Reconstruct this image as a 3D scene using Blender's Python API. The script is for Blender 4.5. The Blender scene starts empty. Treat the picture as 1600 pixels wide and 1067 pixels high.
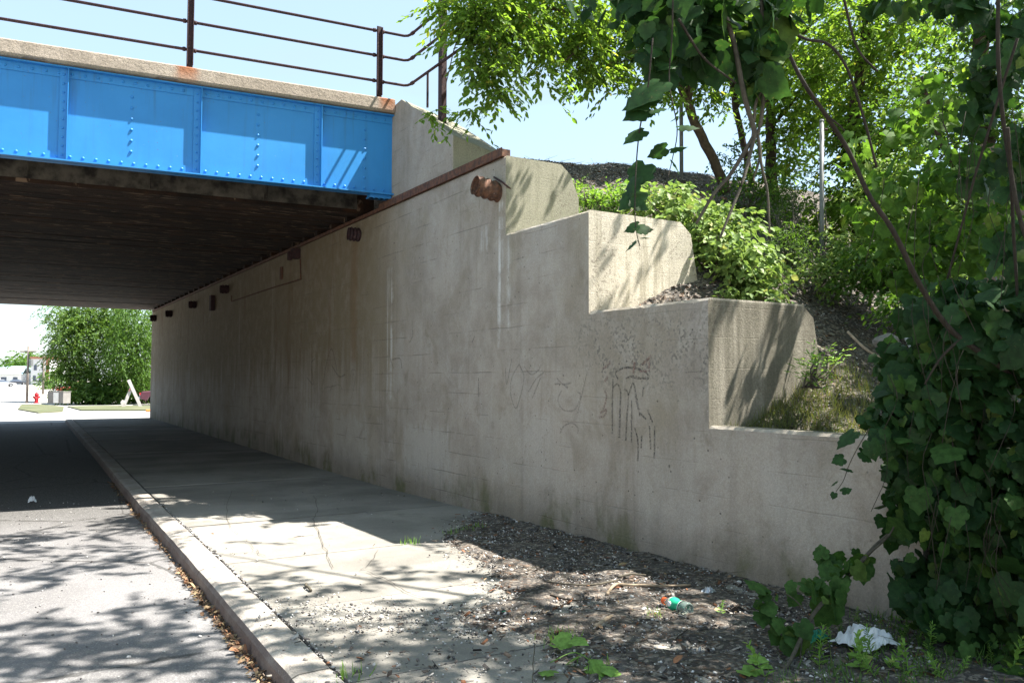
import bpy, math, random
import numpy as np
from mathutils import Vector, noise
random.seed(7); rng = np.random.default_rng(11)
PI = math.pi
scene = bpy.context.scene
col = scene.collection

# ------------------------------------------------------------------ camera
YAW, PITCH, ROLL, FPX = 0.5465, 0.0457, 0.0027, 1305.6
EYE = np.array([0, 0, 1.6])
fw = np.array([math.sin(YAW)*math.cos(PITCH), math.cos(YAW)*math.cos(PITCH), math.sin(PITCH)])
r0 = np.array([math.cos(YAW), -math.sin(YAW), 0]); u0 = np.cross(r0, fw)
rt = r0*math.cos(ROLL) + u0*math.sin(ROLL); up = -r0*math.sin(ROLL) + u0*math.cos(ROLL)
cd = bpy.data.cameras.new('camera'); cam = bpy.data.objects.new('camera', cd); col.objects.link(cam)
from mathutils import Matrix
cam.matrix_world = Matrix(((rt[0], up[0], -fw[0], 0), (rt[1], up[1], -fw[1], 0), (rt[2], up[2], -fw[2], 1.6), (0, 0, 0, 1)))
cd.sensor_width = 36; cd.lens = FPX/1600*36; cd.clip_end = 4000; cd.clip_start = .05
scene.camera = cam
# site survey helpers: a direction seen from the eye met with a real plane of the place
def dirn(px, py): return fw + rt*((px-800)/FPX) - up*((py-533.5)/FPX)
def hit(px, py, ax, val):
    d = dirn(px, py); t = (val-EYE[ax])/d[ax]; return EYE + d*t
def RX(px, py, X): return hit(px, py, 0, X)
def RY(px, py, Y): return hit(px, py, 1, Y)
def RZ(px, py, Z): return hit(px, py, 2, Z)
def RD(px, py, D): return EYE + dirn(px, py)*D
def RP(px, py, a, b):                                    # plane y = a + b*x
    d = dirn(px, py); t = (a - EYE[1] + b*EYE[0])/(d[1]-b*d[0]); return EYE + d*t

# ------------------------------------------------------------------ scene tree helpers
def tag(o, label=None, cat=None, group=None, kind=None):
    if label: o['label'] = label
    if cat: o['category'] = cat
    if group: o['group'] = group
    if kind: o['kind'] = kind
    return o
def empty(name, loc=(0, 0, 0), rz=0):
    o = bpy.data.objects.new(name, None); col.objects.link(o); o.location = loc; o.rotation_euler = (0, 0, rz)
    o.empty_display_size = .2
    return o
class MB:
    def __init__(s): s.v = []; s.f = []; s.m = []
    def poly(s, pts, m=0):
        b = len(s.v); s.v += [tuple(p) for p in pts]; s.f.append(tuple(range(b, b+len(pts)))); s.m.append(m)
    def hexa(s, p, m=0):                                  # 8 corners: bottom ring then top ring
        b = len(s.v); s.v += [tuple(q) for q in p]
        for f in ((3, 2, 1, 0), (4, 5, 6, 7), (0, 1, 5, 4), (1, 2, 6, 5), (2, 3, 7, 6), (3, 0, 4, 7)):
            s.f.append(tuple(b+i for i in f)); s.m.append(m)
    def box(s, x0, x1, y0, y1, z0, z1, m=0):
        s.hexa([(x0, y0, z0), (x1, y0, z0), (x1, y1, z0), (x0, y1, z0), (x0, y0, z1), (x1, y0, z1), (x1, y1, z1), (x0, y1, z1)], m)
    def prism(s, poly, off, m=0):                         # polygon (3d pts) pushed by off
        n = len(poly); b = len(s.v); off = np.array(off)
        s.v += [tuple(p) for p in poly] + [tuple(np.array(p)+off) for p in poly]
        s.f.append(tuple(range(b, b+n))); s.m.append(m); s.f.append(tuple(range(b+2*n-1, b+n-1, -1))); s.m.append(m)
        for i in range(n):
            j = (i+1) % n; s.f.append((b+j, b+i, b+n+i, b+n+j)); s.m.append(m)
    def tube(s, pts, rad, n=8, m=0, cap=True):
        pts = [np.array(p, float) for p in pts]; k = len(pts)
        if not hasattr(rad, '__len__'): rad = [rad]*k
        b = len(s.v); ref = np.array([.13, .21, .97])
        for i, p in enumerate(pts):
            t = pts[min(i+1, k-1)] - pts[max(i-1, 0)]; t = t/(np.linalg.norm(t)+1e-9)
            rr = ref if abs(t@ref) < .93 else np.array([1, .1, 0])
            a = np.cross(t, rr); a /= np.linalg.norm(a); c = np.cross(t, a)
            for q in range(n):
                w = 2*PI*q/n; s.v.append(tuple(p + (a*math.cos(w)+c*math.sin(w))*rad[i]))
        for i in range(k-1):
            for q in range(n):
                q2 = (q+1) % n; s.f.append((b+i*n+q, b+i*n+q2, b+(i+1)*n+q2, b+(i+1)*n+q)); s.m.append(m)
        if cap:
            s.f.append(tuple(b+q for q in range(n-1, -1, -1))); s.m.append(m)
            s.f.append(tuple(b+(k-1)*n+q for q in range(n))); s.m.append(m)
    def lathe(s, c, axis, prof, n=16, m=0):               # prof: (distance along axis, radius)
        axis = np.array(axis, float); axis /= np.linalg.norm(axis)
        ref = np.array([0, 0, 1.]) if abs(axis[2]) < .9 else np.array([1., 0, 0])
        a = np.cross(axis, ref); a /= np.linalg.norm(a); d = np.cross(axis, a); b = len(s.v)
        for h, r in prof:
            for q in range(n):
                w = 2*PI*q/n; s.v.append(tuple(np.array(c)+axis*h+(a*math.cos(w)+d*math.sin(w))*r))
        for i in range(len(prof)-1):
            for q in range(n):
                q2 = (q+1) % n; s.f.append((b+i*n+q, b+i*n+q2, b+(i+1)*n+q2, b+(i+1)*n+q)); s.m.append(m)
    def dome(s, c, nrm, r, n=8, m=0):
        s.lathe(c, nrm, [(0, r), (r*.5, r*.8), (r*.78, r*.35), (r*.8, .001)], n, m)
    def build(s, name, mats, parent=None, smooth=False, bevel=0, sub=0):
        me = bpy.data.meshes.new(name); me.from_pydata(s.v, [], s.f); me.update()
        if not isinstance(mats, (list, tuple)): mats = [mats]
        for mm in mats: me.materials.append(mm)
        me.polygons.foreach_set('material_index', s.m)
        if smooth: me.polygons.foreach_set('use_smooth', [True]*len(s.f))
        o = bpy.data.objects.new(name, me); col.objects.link(o)
        if parent is not None:
            o.parent = parent
            o.location = -Vector(parent.location) if parent.rotation_euler.z == 0 else (0, 0, 0)
        if bevel:
            b = o.modifiers.new('bevel', 'BEVEL'); b.width = bevel; b.segments = 2; b.limit_method = 'ANGLE'
        return o

def smooth_path(pts, k=5):
    pts = [np.array(p, float) for p in pts]; P = [pts[0]*2-pts[1]] + pts + [pts[-1]*2-pts[-2]]; out = []
    for i in range(1, len(P)-2):
        for j in range(k):
            t = j/k
            out.append(.5*((2*P[i]) + (P[i+1]-P[i-1])*t + (2*P[i-1]-5*P[i]+4*P[i+1]-P[i+2])*t*t + (3*P[i]-P[i-1]-3*P[i+1]+P[i+2])*t**3))
    out.append(pts[-1]); return out

# instancing a small template many times into one mesh
def inst(name, T, F, pos, R, scale, mats, parent=None, midx=None, smooth=False):
    T = np.array(T, float); n = len(pos); k = len(T)
    scale = np.asarray(scale, float)
    if scale.ndim == 1: scale = scale[:, None].repeat(3, 1)
    V = np.einsum('nij,nkj->nki', R, T[None]*scale[:, None, :]) + pos[:, None, :]
    if parent is not None: V = V - np.array(parent.location)[None, None]
    me = bpy.data.meshes.new(name)
    fl = np.concatenate([np.array(f) for f in F]); ln = np.array([len(f) for f in F])
    L = (fl[None]+(np.arange(n)*k)[:, None]).ravel(); tot = np.tile(ln, n)
    me.vertices.add(n*k); me.vertices.foreach_set('co', V.ravel())
    me.loops.add(len(L)); me.loops.foreach_set('vertex_index', L.astype(np.int32))
    me.polygons.add(len(tot)); st = np.concatenate([[0], np.cumsum(tot)[:-1]])
    me.polygons.foreach_set('loop_start', st.astype(np.int32)); me.polygons.foreach_set('loop_total', tot.astype(np.int32))
    if not isinstance(mats, (list, tuple)): mats = [mats]
    for mm in mats: me.materials.append(mm)
    if midx is not None: me.polygons.foreach_set('material_index', np.repeat(midx, len(F)).astype(np.int32))
    if smooth: me.polygons.foreach_set('use_smooth', np.ones(len(tot), bool))
    me.update(calc_edges=True); me.validate()
    o = bpy.data.objects.new(name, me); col.objects.link(o)
    if parent is not None: o.parent = parent
    return o
def nrmz(a): return a/(np.linalg.norm(a, axis=-1, keepdims=True)+1e-9)
def frame(d, nn):
    x = nrmz(d); z = nrmz(nn - (nn*x).sum(-1, keepdims=True)*x); y = np.cross(z, x)
    return np.stack([x, y, z], -1)
def randrot(n, tilt=9.):
    a = rng.uniform(0, 2*PI, n); d = np.stack([np.cos(a), np.sin(a), rng.normal(0, .25, n)*tilt/9], -1)
    nn = np.stack([rng.normal(0, .35, n)*tilt/9, rng.normal(0, .35, n)*tilt/9, np.ones(n)], -1)
    return frame(d, nn)

# ------------------------------------------------------------------ node materials
class NT:
    def __init__(s, name, rough=.8, spec=.3):
        s.mat = bpy.data.materials.new(name); s.mat.use_nodes = True; s.t = s.mat.node_tree
        s.b = s.t.nodes['Principled BSDF']; s.out = s.t.nodes['Material Output']
        s.b.inputs['Roughness'].default_value = rough; s.b.inputs['Specular IOR Level'].default_value = spec
    def n(s, ty, **k):
        q = s.t.nodes.new(ty)
        for a, v in k.items(): setattr(q, a, v)
        return q
    def set(s, sock, v):
        if isinstance(v, bpy.types.NodeSocket): s.t.links.new(v, sock)
        elif v is not None:
            if isinstance(v, (tuple, list)) and len(v) == 3 and sock.type == 'RGBA': v = (*v, 1)
            sock.default_value = v
    def pos(s): return s.n('ShaderNodeNewGeometry').outputs['Position']
    def obj(s): return s.n('ShaderNodeTexCoord').outputs['Object']
    def island(s): return s.n('ShaderNodeNewGeometry').outputs['Random Per Island']
    def scale(s, v, sc):
        q = s.n('ShaderNodeVectorMath', operation='MULTIPLY'); s.set(q.inputs[0], v); q.inputs[1].default_value = sc; return q.outputs[0]
    def noise(s, v, sc, det=4, rough=.6, dist=0):
        q = s.n('ShaderNodeTexNoise'); s.set(q.inputs['Vector'], v); q.inputs['Scale'].default_value = sc
        q.inputs['Detail'].default_value = det; q.inputs['Roughness'].default_value = rough; q.inputs['Distortion'].default_value = dist
        return q.outputs['Fac']
    def voro(s, v, sc, feat='F1', out='Distance', rnd=1):
        q = s.n('ShaderNodeTexVoronoi', feature=feat); s.set(q.inputs['Vector'], v); q.inputs['Scale'].default_value = sc
        q.inputs['Randomness'].default_value = rnd
        return q.outputs[out]
    def math(s, op, a, b=None, c=None, clamp=False):
        q = s.n('ShaderNodeMath', operation=op, use_clamp=clamp)
        s.set(q.inputs[0], a); s.set(q.inputs[1], b)
        if c is not None: s.set(q.inputs[2], c)
        return q.outputs[0]
    def ramp(s, f, a, b, lo=0., hi=1.):                  # smooth map of f from a..b to lo..hi
        q = s.n('ShaderNodeMapRange', interpolation_type='SMOOTHSTEP'); s.set(q.inputs[0], f)
        q.inputs[1].default_value = a; q.inputs[2].default_value = b; q.inputs[3].default_value = lo; q.inputs[4].default_value = hi
        return q.outputs[0]
    def mix(s, f, a, b, mode='MIX'):
        q = s.n('ShaderNodeMix', data_type='RGBA', blend_type=mode); s.set(q.inputs[0], f); s.set(q.inputs[6], a); s.set(q.inputs[7], b)
        return q.outputs[2]
    def xyz(s, v):
        q = s.n('ShaderNodeSeparateXYZ'); s.set(q.inputs[0], v); return q.outputs
    def color(s, c): s.set(s.b.inputs['Base Color'], c)
    def bump(s, h, strength=.5, dist=.01):
        q = s.n('ShaderNodeBump'); s.set(q.inputs['Height'], h); q.inputs['Strength'].default_value = strength
        q.inputs['Distance'].default_value = dist; s.t.links.new(q.outputs[0], s.b.inputs['Normal'])
    def mul(s, c, f): 
        q = s.n('ShaderNodeVectorMath', operation='SCALE'); s.set(q.inputs[0], c); s.set(q.inputs['Scale'], f); return q.outputs[0]

def simple(name, c, rough=.7, var=.25, sc=8, metal=0, bump=.2, spec=.3, c2=None):
    m = NT(name, rough, spec); p = m.pos()
    n1 = m.noise(p, sc, 5); b = c2 or tuple(x*(1-var) for x in c)
    m.color(m.mix(m.ramp(n1, .3, .7), c, b)); m.b.inputs['Metallic'].default_value = metal
    if bump: m.bump(m.noise(p, sc*6, 3), bump, .004)
    return m.mat

def boxmask(m, y, z, y0, y1, z0, z1, s=.06):
    a = m.math('MULTIPLY', m.ramp(y, y0-s, y0+s), m.ramp(y, y1-s, y1+s, 1, 0))
    b = m.math('MULTIPLY', m.ramp(z, z0-s, z0+s), m.ramp(z, z1-s, z1+s, 1, 0))
    return m.math('MULTIPLY', a, b)

def concrete_wall():
    m = NT('board_formed_concrete', .88, .2); p = m.pos(); X, Y, Z = m.xyz(p)[:3]
    big = m.noise(p, .9, 6, .62, .3); mid = m.noise(p, 4.5, 6, .65); fine = m.noise(p, 55, 3, .7); agg = m.noise(p, 190, 2, .6)
    st = m.noise(m.scale(p, (7, 7, .32)), 1.0, 4, .6, .15); st2 = m.noise(m.scale(p, (26, 26, .5)), 1.0, 3, .6)
    c = m.mix(m.ramp(big, .34, .66), (.41, .368, .322), (.30, .266, .228))
    c = m.mix(m.ramp(mid, .38, .7, 0, .55), c, (.42, .39, .345))
    c = m.mix(m.ramp(st, .5, .7, 0, .32), c, (.215, .187, .155))
    c = m.mix(m.ramp(st2, .56, .74, 0, .08), c, (.17, .155, .13))
    blo = m.noise(m.scale(p, (1, 1, .8)), 1.7, 7, .7, .6); blo2 = m.noise(m.scale(p, (1, 1, .6)), .55, 4, .55, .3)
    c = m.mix(m.ramp(blo, .5, .66, 0, .5), c, (.25, .215, .165)); c = m.mix(m.ramp(blo2, .5, .64, 0, .38), c, (.30, .26, .185)); c = m.mix(m.ramp(blo, .47, .36, 0, .4), c, (.44, .41, .375))
    # weathered tan and brown wash on the stretch below the deck
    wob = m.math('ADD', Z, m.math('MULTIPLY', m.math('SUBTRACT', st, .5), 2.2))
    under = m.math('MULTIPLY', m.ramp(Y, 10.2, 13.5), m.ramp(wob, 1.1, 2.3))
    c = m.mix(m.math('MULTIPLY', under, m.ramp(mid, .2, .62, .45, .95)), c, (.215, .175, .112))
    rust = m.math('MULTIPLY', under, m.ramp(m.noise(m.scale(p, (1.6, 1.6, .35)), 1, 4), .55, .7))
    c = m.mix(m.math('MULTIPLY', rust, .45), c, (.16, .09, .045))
    # paler scrubbed and painted-over patches low on the wall
    for (y0, y1, z0, z1, k) in ((10.0, 11.5, .25, .98, .55), (12.9, 14.6, .2, 1.0, .4), (15.4, 16.3, .2, 1.15, .35), (7.6, 9.2, .5, 1.3, .3), (5.4, 6.2, .35, 1.0, .3), (11.5, 11.9, 1.5, 2.3, .35), (3.9, 4.7, .4, 1.0, .25)):
        mk = boxmask(m, m.math('ADD', Y, m.math('MULTIPLY', mid, .25)), m.math('ADD', Z, m.math('MULTIPLY', st, .7)), y0, y1, z0+.3, z1+.3, .07)
        c = m.mix(m.math('MULTIPLY', mk, k), c, (.44, .42, .385))
    c = m.mix(m.math('MULTIPLY', m.ramp(m.noise(m.scale(p, (1.6, 1.6, .9)), 2.2, 8, .75, .8), .56, .68), .45), c, (.20, .17, .13))
    # lime runs
    for (y0, w, z0, z1, k) in ((11.95, .10, 1.3, 3.3, .75), (8.62, .07, 2.0, 3.75, .8), (8.42, .03, 2.2, 3.3, .6), (9.0, .10, 3.2, 3.5, .5), (11.1, .05, 3.0, 3.35, .6), (18.5, .10, 1.5, 4.0, .35), (21.5, .12, 1.8, 4.1, .35), (14.6, .05, 2.3, 3.6, .3)):
        mk = boxmask(m, m.math('ADD', Y, m.math('MULTIPLY', m.math('SUBTRACT', mid, .5), .22)), Z, y0-w, y0+w, z0, z1, .05)
        mk = m.math('MULTIPLY', m.math('MULTIPLY', mk, m.ramp(st2, .42, .62)), m.ramp(mid, .3, .6)); c = m.mix(m.math('MULTIPLY', mk, k), c, (.66, .66, .64))
    # rust run beneath a drain
    mk = boxmask(m, m.math('ADD', Y, m.math('MULTIPLY', m.math('SUBTRACT', mid, .5), .25)), Z, 13.35, 13.6, 1.9, 3.95, .09); c = m.mix(m.math('MULTIPLY', mk, .5), c, (.20, .12, .06))
    # exposed aggregate band
    ag = m.math('MULTIPLY', m.math('MULTIPLY', m.ramp(Z, 1.35, 1.75), m.ramp(Z, 2.0, 2.4, 1, 0)), m.ramp(Y, 6.6, 7.4, 1, 0))
    sp = m.voro(p, 42, out='Color'); sv = m.xyz(sp)[0]
    c = m.mix(m.math('MULTIPLY', m.math('MULTIPLY', ag, m.ramp(mid, .35, .6)), m.ramp(sv, .55, .9, 0, .8)), c, (.14, .13, .115))
    # moss and damp at the foot and below the ledges
    foot = m.ramp(m.math('SUBTRACT', Z, m.math('MULTIPLY', m.math('ADD', m.math('MULTIPLY', blo, .5), m.math('MULTIPLY', st, .5)), .8)), -.42, .14, 1, 0)
    c = m.mix(m.math('MULTIPLY', foot, .6), c, (.14, .128, .105))
    mo = m.math('MULTIPLY', foot, m.ramp(m.noise(m.scale(p, (1.8, 1.8, 1.2)), 1, 5), .5, .62))
    c = m.mix(m.math('MULTIPLY', mo, .75), c, (.10, .108, .045))
    # board joints
    fr = m.math('FRACT', m.math('MULTIPLY', m.math('ADD', Z, m.math('MULTIPLY', m.noise(p, 1.5, 2), .03)), 1/.262))
    ln = m.ramp(m.math('ABSOLUTE', m.math('SUBTRACT', fr, .5)), .0, .035, 1, 0)
    ln = m.math('MULTIPLY', m.math('MULTIPLY', ln, m.ramp(Y, 6.5, 9, .45, 1)), m.ramp(m.noise(m.scale(p, (1.3, 1.3, 3.5)), 1, 4), .46, .64))
    c = m.mix(m.math('MULTIPLY', ln, .55), c, (.13, .115, .095))
    pit = m.math('MULTIPLY', m.ramp(m.voro(p, 10), .05, .12, 1, 0), m.ramp(m.noise(p, 2.3, 3), .42, .56))
    c = m.mix(m.math('MULTIPLY', pit, .75), c, (.07, .06, .05))
    c = m.mix(m.ramp(m.voro(p, 9.3), .03, .045, .7, 0), c, (.6, .58, .52))
    c = m.mul(c, m.math('MULTIPLY', m.ramp(fine, .2, .8, .87, 1.12), m.ramp(agg, .25, .75, .9, 1.1)))
    m.color(c)
    h = m.math('ADD', m.math('MULTIPLY', fine, .5), m.math('MULTIPLY', agg, .4))
    h = m.math('SUBTRACT', h, m.math('MULTIPLY', ln, 1.0)); h = m.math('SUBTRACT', h, m.math('MULTIPLY', pit, 1.5)); h = m.math('ADD', h, mid)
    m.bump(h, .5, .012)
    return m.mat

def concrete_return():
    m = NT('weathered_cream_concrete', .9, .2); p = m.pos(); X, Y, Z = m.xyz(p)[:3]
    big = m.noise(p, 1.6, 5); fine = m.noise(p, 60, 3, .7); st = m.noise(m.scale(p, (9, 9, .6)), 1, 4)
    c = m.mix(m.ramp(big, .35, .65), (.51, .465, .385), (.37, .34, .285))
    c = m.mix(m.ramp(st, .5, .7, 0, .6), c, (.20, .18, .13))
    c = m.mix(m.math('MULTIPLY', m.ramp(Z, 2.27, 2.29, 1, 0), m.ramp(st, .3, .6, .6, .95)), c, (.14, .128, .10))  # lower step ends darker, canopy shade put into the colour
    c = m.mix(m.math('MULTIPLY', m.ramp(Y, 7.5, 8, 0, 1), .75), c, (.17, .17, .125))  # greenish tone and leaf shade put into the highest step end
    sv = m.xyz(m.voro(p, 48, out='Color'))[0]; c = m.mix(m.math('MULTIPLY', m.ramp(sv, .8, .95, 0, .5), m.ramp(big, .4, .6)), c, (.12, .10, .08))
    fr = m.math('FRACT', m.math('MULTIPLY', Z, 1/.262)); ln = m.ramp(m.math('ABSOLUTE', m.math('SUBTRACT', fr, .5)), .0, .018, 1, 0)
    c = m.mix(m.math('MULTIPLY', ln, m.ramp(m.noise(p, 1.7, 3), .42, .62, 0, .35)), c, (.15, .13, .1))
    c = m.mul(c, m.ramp(fine, .2, .8, .75, 1.2)); m.color(c)
    m.bump(m.math('SUBTRACT', m.math('ADD', fine, m.math('ADD', m.noise(p, 170, 2), m.noise(p, 3, 4))), m.math('MULTIPLY', ln, .4)), .5, .012); return m.mat

def sidewalk_mat():
    m = NT('sidewalk_concrete', .85, .25); p = m.pos()
    big = m.noise(p, .7, 6, .6, .4); mid = m.noise(p, 5, 5); fine = m.noise(p, 80, 3, .7); isl = m.island()
    c = m.mix(m.ramp(big, .35, .65), (.25, .235, .212), (.17, .16, .145))
    c = m.mix(m.ramp(mid, .55, .75, 0, .5), c, (.16, .145, .125)); c = m.mul(c, m.ramp(isl, 0, 1, .9, 1.08))
    c = m.mix(m.math('MULTIPLY', m.ramp(m.noise(p, 2.2, 6, .7), .56, .7), .45), c, (.09, .08, .07))
    c = m.mul(c, m.math('MULTIPLY', m.ramp(fine, .2, .8, .82, 1.16), m.ramp(m.noise(p, 260, 2), .3, .7, .88, 1.1))); m.color(c)
    m.bump(m.math('ADD', fine, mid), .35, .008); return m.mat

def asphalt_mat():
    m = NT('worn_asphalt', .9, .25); p = m.pos(); X, Y, Z = m.xyz(p)[:3]
    big = m.noise(p, .5, 6, .6); fine = m.noise(p, 110, 3, .75); sv = m.xyz(m.voro(p, 120, out='Color'))[0]
    c = m.mix(m.ramp(big, .35, .65), (.185, .18, .185), (.135, .13, .132))
    c = m.mix(m.math('MULTIPLY', m.ramp(Y, 9.5, 14), m.ramp(Y, 30, 37, 1, 0)), c, (.07, .068, .066))   # darker below the deck, the underpass shade put into the colour
    c = m.mix(m.ramp(sv, .6, 1, 0, .45), c, (.33, .32, .31)); c = m.mul(c, m.ramp(fine, .25, .75, .7, 1.25))
    cr = m.voro(m.scale(p, (1, .55, 1)), .55, 'DISTANCE_TO_EDGE')
    cr = m.math('ADD', cr, m.math('MULTIPLY', m.math('SUBTRACT', m.noise(p, 6, 4), .5), .05))
    crk = m.ramp(m.math('ABSOLUTE', cr), .003, .012, 1, 0)
    c = m.mix(m.math('MULTIPLY', crk, .65), c, (.04, .038, .036)); m.color(c)
    m.bump(m.math('SUBTRACT', m.math('ADD', fine, sv), crk), .6, .008); return m.mat

def kerb_mat():
    m = NT('kerb_concrete', .85, .25); p = m.pos(); big = m.noise(p, 2, 5); fine = m.noise(p, 70, 3, .7)
    c = m.mix(m.ramp(big, .35, .65), (.37, .345, .315), (.27, .245, .22)); c = m.mix(m.ramp(m.noise(p, 9, 5), .5, .7, 0, .5), c, (.19, .15, .135))
    Y = m.xyz(p)[1]; fr = m.math('FRACT', m.math('MULTIPLY', Y, 1/3.)); ln = m.ramp(m.math('ABSOLUTE', m.math('SUBTRACT', fr, .5)), .0015, .005, 1, 0)
    c = m.mix(m.math('MULTIPLY', ln, .9), c, (.05, .05, .045)); nx_ = m.xyz(m.n('ShaderNodeNewGeometry').outputs['True Normal'])[0]; c = m.mix(m.math('MULTIPLY', m.ramp(m.math('ABSOLUTE', nx_), .6, .95), m.ramp(m.noise(p, 5, 4), .3, .6, .55, .85)), c, (.13, .098, .092)); c = m.mul(c, m.ramp(fine, .2, .8, .75, 1.2)); m.color(c)  # upright faces darker: reddish stain plus their shade put into the colour
    m.bump(m.math('ADD', fine, m.noise(p, 14, 4)), .6, .012); return m.mat

def blue_paint():
    m = NT('blue_bridge_paint', .42, .4); p = m.pos(); n1 = m.noise(p, 1.3, 4); st = m.noise(m.scale(p, (9, 9, .5)), 1, 4)
    c = m.mix(m.ramp(n1, .35, .65), (.022, .205, .52), (.028, .23, .57)); c = m.mix(m.ramp(st, .55, .75, 0, .25), c, (.025, .15, .42))
    Zb = m.xyz(p)[2]
    c = m.mix(m.ramp(m.noise(p, 22, 4), .68, .74, 0, .7), c, (.10, .26, .5)); c = m.mix(m.math('MULTIPLY', m.ramp(m.noise(m.scale(p, (14, 14, .7)), 1, 4), .52, .7), m.ramp(Zb, 5.0, 5.7, .15, .5)), c, (.03, .11, .24)); c = m.mix(m.ramp(m.noise(p, 40, 3), .70, .73, 0, .8), c, (.12, .06, .04)); m.color(c); m.bump(m.noise(p, 3.5, 3), .12, .02); return m.mat

def rusty_soffit():
    m = NT('rusted_soffit_steel', .85, .25); p = m.pos(); n1 = m.noise(m.scale(p, (.6, 2.5, 1)), 1.3, 6, .7); fl = m.noise(m.scale(p, (1.6, 8, 1)), 1.5, 5, .6)
    c = m.mix(m.ramp(n1, .35, .65), (.040, .023, .015), (.010, .007, .006)); c = m.mix(m.ramp(m.noise(m.scale(p, (1, 1.5, 1)), 2.4, 5), .52, .66, 0, .8), c, (.065, .03, .015))
    c = m.mix(m.ramp(fl, .60, .64, 0, .8), c, (.24, .17, .115)); m.color(c); m.bump(m.noise(p, 14, 5), .7, .03); return m.mat

def rust(name, a=(.16, .075, .045), b=(.07, .04, .032), sc=14):
    m = NT(name, .8, .3); p = m.pos(); n1 = m.noise(p, sc, 5, .65)
    c = m.mix(m.ramp(n1, .35, .65), a, b); c = m.mix(m.ramp(m.noise(p, sc*2.3, 4), .62, .72, 0, .6), c, (.30, .22, .17)); m.color(c); m.bump(m.noise(p, 60, 3), .5, .005); return m.mat

def coping_mat():
    m = NT('pebbly_coping_concrete', .9, .2); p = m.pos(); big = m.noise(p, 2.2, 5); sv = m.xyz(m.voro(p, 55, out='Color'))[0]; X, Y, Z = m.xyz(p)[:3]
    c = m.mix(m.ramp(big, .35, .65), (.35, .30, .25), (.27, .23, .19)); c = m.mix(m.ramp(sv, .55, 1, 0, .5), c, (.2, .17, .14))
    for x0 in (2.06, 4.93):
        mk = m.math('MULTIPLY', m.ramp(m.math('ABSOLUTE', m.math('SUBTRACT', m.math('ADD', X, m.math('MULTIPLY', m.noise(p, 9, 3), .1)), x0+.05)), .05, .2, 1, 0), m.ramp(Z, 5.66, 5.9, .35, 1))
        c = m.mix(m.math('MULTIPLY', mk, .85), c, (.28, .10, .04))
    c = m.mix(m.math('MULTIPLY', m.ramp(Z, 5.68, 5.75, 1, 0), .5), c, (.16, .14, .09)); c = m.mul(c, m.ramp(m.noise(p, 70, 3, .7), .2, .8, .75, 1.2)); m.color(c)
    m.bump(m.math('ADD', sv, m.noise(p, 25, 4)), .7, .012); return m.mat

def leaf_mat(name, c1, c2, c3, trans=.45, rough=.5, tint=None):
    m = NT(name, rough, .2 if 'grape' in name else .2); isl = m.island(); q = m.n('ShaderNodeValToRGB'); m.set(q.inputs[0], isl)
    e = q.color_ramp.elements; e[0].color = (*c1, 1); e[1].color = (*c3, 1); k = e.new(.5); k.color = (*c2, 1)
    k = e.new(.93); k.color = (*c2, 1); e[-1].color = (*c3, 1)
    c = m.mul(q.outputs[0], m.ramp(m.noise(m.pos(), 30, 3), .3, .7, .72, 1.25)); c = m.mix(m.ramp(m.noise(m.pos(), 90, 2), .66, .72, 0, .5), c, (.16, .12, .05)); m.color(c)
    tr = m.n('ShaderNodeBsdfTranslucent'); tc = m.mix(1, c, tint or (1.5, 1.45, .6), 'MULTIPLY'); m.set(tr.inputs[0], tc)
    mx = m.n('ShaderNodeMixShader'); mx.inputs[0].default_value = trans
    m.t.links.new(m.b.outputs[0], mx.inputs[1]); m.t.links.new(tr.outputs[0], mx.inputs[2]); m.t.links.new(mx.outputs[0], m.out.inputs[0]); return m.mat

def island_ramp(name, cols, rough=.85):
    m = NT(name, rough, .25); q = m.n('ShaderNodeValToRGB'); q.color_ramp.interpolation = 'CONSTANT'; m.set(q.inputs[0], m.island()); e = q.color_ramp.elements
    e[0].color = (*cols[0], 1); e[1].position = 1/len(cols); e[1].color = (*cols[1], 1)
    for i in range(2, len(cols)): k = e.new(i/len(cols)); k.color = (*cols[i], 1)
    m.color(m.mul(q.outputs[0], m.ramp(m.noise(m.pos(), 40, 2), .3, .7, .8, 1.2))); return m.mat

def soil_mat():
    m = NT('dark_mulchy_soil', .95, .15); p = m.pos(); a = m.noise(p, 2.0, 5); b = m.noise(p, 40, 4, .7); sv = m.voro(p, 38, out='Color'); s1, s2 = m.xyz(sv)[:2]
    c = m.mix(m.ramp(a, .35, .65), (.06, .053, .048), (.10, .092, .086)); c = m.mix(m.ramp(s1, .6, .8, 0, .75), c, (.24, .21, .18)); c = m.mix(m.ramp(s2, .8, .88, 0, .5), c, (.12, .075, .05))
    c = m.mul(c, m.ramp(b, .25, .75, .55, 1.4)); m.color(c); m.bump(m.math('ADD', s1, b), .9, .025); return m.mat

M = {}
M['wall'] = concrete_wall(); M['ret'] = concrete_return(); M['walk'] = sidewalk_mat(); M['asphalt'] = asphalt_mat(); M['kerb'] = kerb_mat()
M['blue'] = blue_paint(); M['soffit'] = rusty_soffit(); M['rust'] = rust('flaking_rust'); M['rail'] = rust('rusted_rail_steel', (.055, .026, .028), (.032, .02, .024), 20)
M['orust'] = rust('orange_rust', (.13, .062, .038), (.055, .032, .025), 18); M['coping'] = coping_mat(); M['soil'] = soil_mat()
M['dirt'] = simple('joint_dirt', (.045, .038, .03), .95, .4, 20)
M['grassground'] = simple('mown_grass_ground', (.07, .085, .04), .95, .4, .5, c2=(.12, .12, .07))
M['boxelder'] = leaf_mat('sunny_tree_leaf', (.10, .19, .035), (.15, .25, .05), (.30, .31, .07), .6)
M['darkleaf'] = leaf_mat('shade_tree_leaf', (.045, .10, .022), (.07, .14, .03), (.13, .20, .04), .5)
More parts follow.
